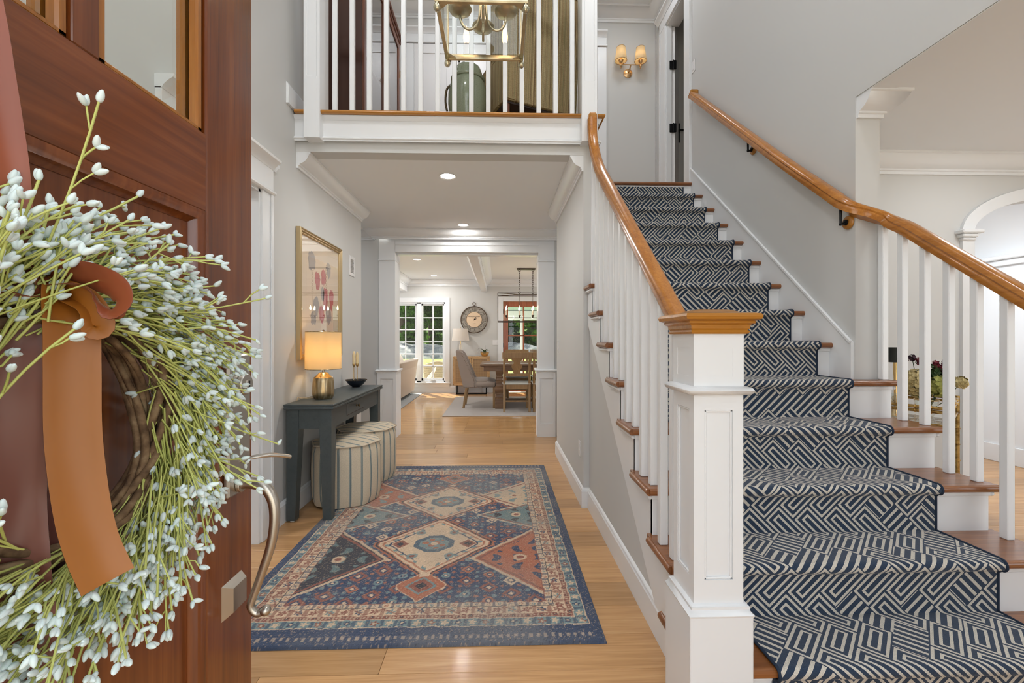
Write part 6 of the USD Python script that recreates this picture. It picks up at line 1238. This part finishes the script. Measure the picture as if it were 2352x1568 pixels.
back = spline([(-.735, .955), (-.735, .985), (-.71, 1.0), (-.655, .985), (-.60, .93), (-.50, .72), (-.42, .54), (-.385, .47)], 4).tolist() + [(-.38, .36), (-.60, .36), (-.61, .38), (-.65, .55), (-.70, .78)]
yl, yr = 7.43, 7.93
def upho(prof, y0, y1):
    m = extr(Polygon(prof).buffer(0), 'y', y0 + .012, y1 - .012); g = Polygon(prof).buffer(-.012)
    return [m, extr(g, 'y', y0, y1)]
pb = Polygon(back).buffer(0)
front = [(-.735, .955), (-.70, .78), (-.65, .55), (-.61, .38), (-.60, .36), (-.52, .36), (-.52, .50), (-.60, .72), (-.655, .955)]
uc.part('backrest', upho(front, yl + .02, yr - .02), 'taupe_velvet', smooth=40)
for y0, y1 in ((yl, yl + .055), (yr - .055, yr)): uc.part('wing', upho(back, y0, y1), 'taupe_velvet', smooth=40)
uc.part('seat', [bx(-.56, -.05, yl + .005, yr - .005, .36, .47, .03), mv(ball((0, 0, 0), 1, 3, (.25, .235, .055)), (-.30, (yl + yr) / 2, .465))], 'taupe_velvet', smooth=60)
nh = []
for t in np.linspace(0, 1, 34): nh.append((-.60 + .545 * t, .372))
bb = np.array(spline([(-.64, .94), (-.57, .80), (-.49, .62), (-.43, .50), (-.42, .38)], 6))
for p in bb[::1]: nh.append(tuple(p))
uc.part('nailhead_trim', [ball((x, yl - .001, z), .0045, 1) for x, z in nh], 'nailhead', smooth=True, kind='stuff')
for x, lean in ((-.555, -.05), (-.085, .0)):
    for yy in (yl + .035, yr - .035): uc.part('leg', bar((x + lean, yy, .008), (x, yy, .37), .038, .038, .004), 'chair_wood')
plain('rug_grey', L(172, 166, 162), .95, bump=.4, bscale=90); plain('rug_silver', L(160, 164, 166), .95, bump=.4, bscale=90)
one('dining_rug', bx(-.875, 2.45, 6.71, 8.95, 0, .009, .003), 'rug_grey', 'plain pale grey rug under the dining table', 'rug')
one('sofa_rug', bx(-4.4, -1.665, 7.15, 9.62, 0, .009, .003), 'rug_silver', 'pale silver grey rug under the sofa', 'rug')

plain('aged_iron', L(74, 62, 54), .4, .8); emit('bulb_clear', (1.0, .72, .42), 40)
cx0, cx1, cy0, cy1, cz0, cz1 = -.02, 1.03, 7.80, 8.36, 1.51, 2.015
cd = T('linear_chandelier', 'open rectangular iron chandelier with candle bulbs over the dining table', 'chandelier', (.505, 8.08, cz0))
b_ = .012
def rod(p, q, r=b_): return bar(p, q, r, r, .002)
for z in (cz0, cz1):
    cd.part('frame', [rod((cx0, cy0, z), (cx1, cy0, z)), rod((cx0, cy1, z), (cx1, cy1, z)), rod((cx0, cy0, z), (cx0, cy1, z)), rod((cx1, cy0, z), (cx1, cy1, z))], 'aged_iron', smooth=False)
cd.part('upright', rod((cx0, cy0, cz0), (cx0, cy0, cz1)), 'aged_iron', smooth=False); cd.part('upright', rod((cx0, cy1, cz0), (cx0, cy1, cz1)), 'aged_iron', smooth=False); cd.part('upright', rod((cx1, cy0, cz0), (cx1, cy0, cz1)), 'aged_iron', smooth=False); cd.part('upright', rod((cx1, cy1, cz0), (cx1, cy1, cz1)), 'aged_iron', smooth=False)
cd.part('top_brace', [rod((cx0, cy0, cz1), (.38, 8.08, cz1)), rod((cx0, cy1, cz1), (.38, 8.08, cz1)), rod((cx1, cy0, cz1), (.63, 8.08, cz1)), rod((cx1, cy1, cz1), (.63, 8.08, cz1)), rod((.38, 8.08, cz1), (.63, 8.08, cz1))], 'aged_iron', smooth=False)
cd.part('candle_bar', [rod((.137, 8.08, 1.585), (.873, 8.08, 1.585), .01)], 'aged_iron', smooth=False)
for x in (.38, .63):
    cd.part('hanging_rod', [rod((x, 8.08, 1.585), (x, 8.08, cz1 + .02), .008)], 'aged_iron', smooth=False)
    lk = [mv(rotm(sweep(circ(.003, 5), [(.012 * math.cos(t), .022 * math.sin(t), 0) for t in np.linspace(0, 2*PI, 12, endpoint=False)], closed=True), (1, 0, 0), 90), (0, 0, 0))]
    cd.part('chain', [mv(rotz(sweep(circ(.0035, 5), [(.012 * math.cos(t), 0, .022 * math.sin(t)) for t in np.linspace(0, 2*PI, 12, endpoint=False)], closed=True, up=(0, 1, 0)), 90 * (k % 2)), (x, 8.08, cz1 + .07 + .034 * k)) for k in range(11)] + [sweep(circ(.004, 6), [(x + .02 * math.cos(t), 8.08, cz1 + .035 + .02 * math.sin(t)) for t in np.linspace(0, 2*PI, 14, endpoint=False)], closed=True, up=(0, 1, 0)), sweep(circ(.004, 6), [(x + .02 * math.cos(t), 8.08, 2.455 + .02 * math.sin(t)) for t in np.linspace(0, 2*PI, 14, endpoint=False)], closed=True, up=(0, 1, 0))], 'aged_iron', smooth=True)
cd.part('canopy', bx(.335, .675, 8.03, 8.13, 2.475, 2.499, .003), 'aged_iron')
for x in (.137, .382, .628, .873):
    for yy in (7.99, 8.17):
        a_ = cd.part('candle_arm', [rod((x, 8.08, 1.585), (x, yy, 1.585), .008), lathe([(.004, 1.585), (.006, 1.60), (.022, 1.622), (.022, 1.628), (.0, 1.628)], (x, yy, 0), 14)], 'aged_iron', smooth=40)
        cd.part('candle_sleeve', lathe([(.0115, 1.625), (.0115, 1.72)], (x, yy, 0), 12), 'candle_sleeve', parent=a_); cd.part('bulb', lathe([(.008, 1.72), (.015, 1.735), (.016, 1.75), (.010, 1.775), (.001, 1.80)], (x, yy, 0), 12), 'bulb_clear', parent=a_, smooth=60)

# sofa with its cushions, back to the passage
plain('sofa_linen', L(214, 202, 188), .85, bump=.25, bscale=300); plain('cushion_white', L(230, 222, 210), .85, bump=.2, bscale=200); plain('sofa_foot', L(60, 40, 26), .4)
sf = T('sofa', 'cream linen sofa with its back to the passage, by the window', 'sofa', (-2.25, 8.55, .009))
bp = [(-1.90, .06), (-1.835, .07), (-1.775, .60), (-1.742, .755), (-1.79, .785), (-1.86, .76), (-1.95, .45)]
def soft(poly, y0, y1, r=.02): return [extr(Polygon(poly).buffer(-r).buffer(r), 'y', y0 + r, y1 - r), extr(Polygon(poly).buffer(-r), 'y', y0, y1)]
sf.part('backrest', soft(bp, 7.62, 9.50), 'sofa_linen', smooth=40)
for y0, y1 in ((7.60, 7.80), (9.34, 9.54)):
    sf.part('armrest', soft([(-2.78, .06), (-1.93, .06), (-1.86, .70), (-1.93, .75), (-2.02, .70), (-2.2, .62), (-2.72, .60), (-2.80, .55)], y0, y1, .04), 'sofa_linen', smooth=40)
sf.part('seat_base', bx(-2.76, -1.9, 7.7, 9.44, .06, .28, .02), 'sofa_linen')
for k in range(2):
    y0 = 7.80 + .78 * k; sf.part('seat_cushion', bx(-2.80, -1.98, y0, y0 + .77, .28, .45, .05), 'sofa_linen', smooth=60); 
for x in (-2.7, -1.95):
    for yy in (7.68, 9.46): sf.part('foot', bx(x - .03, x + .03, yy - .03, yy + .03, .009, .065, .004), 'sofa_foot')
def cushion(loc, sx, sz, th, rz_, tilt, label, mt):
    n_ = 14
    def f_(u, w):
        x = (u - .5) * 2; z = (w - .5) * 2; h = (np.clip(1 - x ** 4, 0, 1) * np.clip(1 - z ** 4, 0, 1)) ** .5; k = 1 - .06 * np.abs(x * z)
        return np.c_[x * sx / 2 * k, h * th / 2, z * sz / 2 * k]
    a = grid_surf(f_, n_, n_); b = (a[0] * np.array([1, -1, 1]), a[1][:, ::-1]); m = cat([a, b]); m = rotm(m, (1, 0, 0), tilt); m = rotz(m, rz_); one('cushion', mv(m, loc), mt, label, 'cushion', smooth=True)
cushion((-2.10, 7.96, .64), .50, .44, .20, 82, -12, 'soft cream cushion at the near end of the sofa', 'cushion_white')
cushion((-2.09, 8.50, .655), .54, .46, .22, 88, -12, 'soft cream cushion in the middle of the sofa', 'cushion_white')
cushion((-2.09, 9.06, .66), .52, .46, .22, 90, -12, 'soft cream cushion at the window end of the sofa', 'cushion_white')

# ------------------------------------------------------------------ outside the back windows: terrace, lawn, ledge, trees
n = {'g': ('geometry', {}), 'n': ('noise_texture', dict(scale=3.0, detail=8, roughness=.7)), 'r': ('rgb_ramp', dict(ramp=[(.3, L(70, 96, 34)), (.7, L(126, 150, 64))])), 'p': ('principled_bsdf', dict(roughness=.9))}
mat('lawn', n, [('g.position', 'n.vector'), ('n.fac', 'r.fac'), ('r.color', 'p.base_color')])
n = {'g': ('geometry', {}), 'n': ('noise_texture', dict(scale=1.6, detail=9, roughness=.65, distortion=.6)), 'r': ('rgb_ramp', dict(ramp=[(.3, L(40, 44, 46)), (.5, L(84, 88, 90)), (.68, L(150, 150, 144))])), 'b': ('bump', dict(strength=.8, distance=.08)), 'p': ('principled_bsdf', dict(roughness=.9))}
mat('ledge_rock', n, [('g.position', 'n.vector'), ('n.fac', 'r.fac'), ('r.color', 'p.base_color'), ('n.fac', 'b.height'), ('b.normal', 'p.normal')])
plain('terrace_stone', L(176, 168, 154), .8, bump=.3, bscale=20); plain('bark', L(70, 56, 44), .9, bump=.6, bscale=30); plain('porch_blue', L(150, 178, 170), .6)
def leafm(name, c0, c1):
    n = {'g': ('geometry', {}), 'n': ('noise_texture', dict(scale=1.2, detail=3)), 'r': ('rgb_ramp', dict(ramp=[(.3, c0), (.7, c1)])), 'd': ('diffuse_bsdf', {}), 't': ('translucent_bsdf', {}), 'm': ('mix_closure', dict(fac=.4))}
    mat(name, n, [('g.random_per_island', 'r.fac'), ('r.color', 'd.color'), ('r.color', 't.color'), ('d.BSDF', 'm.closure1'), ('t.BSDF', 'm.closure2')], surface='m.closure')
leafm('leaf_fresh', L(70, 104, 34), L(176, 196, 84)); leafm('leaf_pine', L(48, 84, 44), L(112, 150, 80))
struct('lawn', extr([(12.6, -.30), (21, .22), (26, .30), (90, .6), (90, .4), (12.6, -.5)], 'x', -60, 60), 'lawn', smooth=False, label='mown green lawn behind the house')
struct('terrace', bx(-8, 8, 9.86, 12.6, -.30, -.10), 'terrace_stone', smooth=False, label='stone terrace outside the back windows')
struct('front_ground', bx(-30, 30, -30, -.5, -.30, -.2), 'terrace_stone', smooth=False, label='paved ground before the front door')
v, f = grid_surf(lambda u, w: np.c_[-14 + 28 * u, 21.0 + 4 * w, np.zeros_like(u)], 90, 30)
hh = meshkit.fbm(np.c_[v[:, 0] * .35, v[:, 1] * .6, np.zeros(len(v))], 5, 3); w_ = (v[:, 1] - 21.0) / 4
v[:, 2] = .1 + np.clip(np.minimum(w_, 1 - w_) * 5, 0, 1) ** .6 * (.25 + .95 * hh)
struct('rock_ledge', (v, f), 'ledge_rock', smooth=60, label='long grey rock ledge at the edge of the lawn')
def tree(x, y, h, r, kind, label, nl, z0=.2):
    t = T('tree', label, 'tree', (x, y, z0)); rr_ = random.Random(int(x * 31 + y * 7)); ca = np.random.default_rng(int(abs(x) * 13 + y))
    t.part('trunk', tube(spline([(x, y, z0), (x + rr_.uniform(-.2, .2), y, z0 + h * .35), (x + rr_.uniform(-.4, .4), y, z0 + h * .75), (x, y, z0 + h)], 5), .26, 9, scale=list(np.linspace(1.2, .25, 16))), 'bark', smooth=True)
    nb = 34; C = []
    for k in range(nb):
        a = rr_.uniform(0, 2 * PI); zz = rr_.uniform(-.05 if kind == 'pine' else .05, 1.0); rad = r * (1.1 - .75 * zz if kind == 'pine' else math.sin(PI * min(.97, zz * .9 + .12)) ** .5) * rr_.uniform(.25, 1)
        rad = min(rad, r); C.append((x + rad * math.cos(a), y + rad * math.sin(a), z0 + h * zz, r * rr_.uniform(.30, .50)))
    for k in range(5): c = C[k * 4]; t.part('branch', tube([(x, y, max(z0 + 1.2, c[2] - 1.2)), ((x + c[0]) / 2, (y + c[1]) / 2, c[2] - .5), c[:3]], .05, 6, scale=[1.4, 1, .4]), 'bark', smooth=True)
    n_ = nl; i = ca.integers(0, nb, n_); Cc = np.array(C)[i]; d = ca.normal(size=(n_, 3)); d /= np.linalg.norm(d, axis=1)[:, None]; p = Cc[:, :3] + d * Cc[:, 3:] * (ca.random((n_, 1)) ** .4) * np.array([1.2, 1.2, .55 if kind == 'pine' else .85])
    a = ca.normal(size=(n_, 3)); a /= np.linalg.norm(a, axis=1)[:, None]; b = np.cross(a, ca.normal(size=(n_, 3))); b /= np.linalg.norm(b, axis=1)[:, None]
    s = (.15 if kind == 'pine' else .135) * ca.uniform(.6, 1.3, (n_, 1)); asp = .35 if kind == 'pine' else .6
    V = np.stack([p - a * s, p - b * s * asp, p + a * s, p + b * s * asp], 1).reshape(-1, 3); k = np.arange(n_) * 4; F = np.vstack([np.c_[k, k + 1, k + 2], np.c_[k, k + 2, k + 3]])
    t.part('crown', (V, F), 'leaf_pine' if kind == 'pine' else 'leaf_fresh', smooth=False, kind='stuff')
TR = []
LAB = {25.6: ('nearest row of the garden', 1.3), 30.2: ('middle row of the garden', 1.5), 35.2: ('back row of the garden', 1.7)}
NUM = ['at the far left', 'left of the window', 'seen through the left window sash', 'seen between window and clock', 'seen through the back door', 'at the far right']
for yy, off, hh_ in ((25.6, -9.6, 8.0), (30.2, -11.6, 10.5), (35.2, -9.4, 13.5)):
    for k in range(6):
        kd = 'pine' if (k + int(yy)) % 2 else 'leaf'
        tree(off + 4.05 * k, yy, hh_ * (.88 if k == 3 else 1), LAB[yy][1], kd, ('dark pine ' if kd == 'pine' else 'green tree ') + 'in the %s, %s' % (LAB[yy][0], NUM[k]), 16000)
v, f = grid_surf(lambda u, w: np.c_[-40 + 80 * u, 40 + 14 * w, np.zeros_like(u)], 160, 40)
v[:, 2] = .4 + 3.4 * np.clip((v[:, 1] - 40) / 5, 0, 1) ** .6 * (.75 + .5 * meshkit.fbm(np.c_[v[:, 0] * .12, v[:, 1] * .12, np.zeros(len(v))], 4, 9)) + .5 * meshkit.fbm(np.c_[v[:, 0] * 1.3, v[:, 1] * 1.3, np.zeros(len(v))], 3, 4)
n = {'g': ('geometry', {}), 'v': ('voronoi_texture', dict(scale=2.2)), 'n': ('noise_texture', dict(scale=3.0, detail=6)), 'x': ('mix_float', dict(fac=.5)), 'r': ('rgb_ramp', dict(ramp=[(.25, L(34, 54, 26)), (.55, L(74, 104, 48)), (.75, L(126, 150, 76))])), 'p': ('principled_bsdf', dict(roughness=.95))}
mat('wooded_slope', n, [('g.position', 'v.vector'), ('g.position', 'n.vector'), ('v.distance', 'x.a'), ('n.fac', 'x.b'), ('x.result', 'r.fac'), ('r.color', 'p.base_color')])
struct('wooded_hill', (v, f), 'wooded_slope', smooth=40, label='low wooded hill far behind the garden trees')
struct('porch_roof', [extr([(9.86, 2.30), (12.4, 1.98), (12.4, 2.04), (9.86, 2.36)], 'x', -.2, 6)], 'porch_blue', smooth=False, label='pale blue boarded porch ceiling outside the back door')
for k in range(8): pass
struct('porch_beam', bx(-.2, 6, 12.3, 12.45, 1.72, 1.98, .005), 'trim_paint', label='white porch beam')
one('porch_post', [bx(.60, .70, 12.30, 12.40, -.12, 1.74, .006), bx(.58, .72, 12.28, 12.42, -.12, .02, .006)], 'trim_paint', 'white porch post outside the back door', 'post')
wicker_n = {'g': ('geometry', {}), 'w': ('wave_texture', dict(wave_type='bands', bands_direction='z', scale=14, distortion=1.5)), 'r': ('rgb_ramp', dict(ramp=[(.2, L(104, 88, 64)), (.7, L(190, 174, 142))])), 'b': ('bump', dict(strength=.8, distance=.01)), 'p': ('principled_bsdf', dict(roughness=.8))}
mat('wicker', wicker_n, [('g.position', 'w.vector'), ('w.fac', 'r.fac'), ('r.color', 'p.base_color'), ('w.fac', 'b.height'), ('b.normal', 'p.normal')])
wx, wy, wz = -1.48, 11.0, -.10
wc = T('wicker_chair', 'round backed wicker garden chair on the terrace outside the window', 'chair', (wx, wy, wz))
def shell(u, w):
    a = -2.25 + 4.5 * u + PI * 1.5; h = .12 + (.62 - .22 * np.abs(u - .5) * 2 ** 1.2) * w; r = .36 + .05 * w
    return np.c_[wx + r * np.cos(a), wy + r * np.sin(a), wz + h]
wc.part('back_shell', thick(grid_surf(shell, 30, 10), .03), 'wicker', smooth=40)
wc.part('rim', tube([shell(np.array([u]), np.array([1.0]))[0] for u in np.linspace(0, 1, 30)], .028, 8), 'wicker', smooth=True)
wc.part('seat', lathe([(.34, .12), (.34, .34), (.0, .36)], (wx, wy, wz), 32), 'wicker', smooth=40)
wc.part('cushion', lathe([(.30, .36), (.33, .40), (.31, .45), (0, .46)], (wx, wy, wz), 32), 'cushion_white', smooth=60)
wc.part('throw', thick(grid_surf(lambda u, w: np.c_[wx - .30 + .25 * u + .35 * w, wy - .36 - .06 * np.sin(w * 3) + .12 * u, wz + .30 + .44 * w - .05 * u], 8, 14), .02), 'cushion_white', smooth=60)
for k in range(4): a = PI / 4 + k * PI / 2; wc.part('leg', tube([(wx + .26 * math.cos(a), wy + .26 * math.sin(a), wz + .12), (wx + .28 * math.cos(a), wy + .28 * math.sin(a), wz)], .02, 8), 'wicker')

# ------------------------------------------------------------------ repeats carry one group each
GROUPS = {'ceiling_light': 'round recessed ceiling lights', 'ottoman': 'striped ottomans under the console table', 'candlestick': 'brass candlesticks in the navy bowl', 'cushion': 'soft cream cushions on the sofa',
          'placemat': 'grey placemats on the dining table', 'dining_chair': 'wooden dining chairs at the table', 'tree': 'trees of the back garden', 'candle_holder': 'ribbed glass candle holders on the bamboo table', 'light_switch': 'white switch plates', 'stair_railing': 'railings of the staircase'}
for p in stage.GetPrimAtPath('/World').GetChildren():
    g = GROUPS.get(p.GetName().rstrip('0123456789').rstrip('_'))
    if g: p.SetCustomDataByKey('group', g)
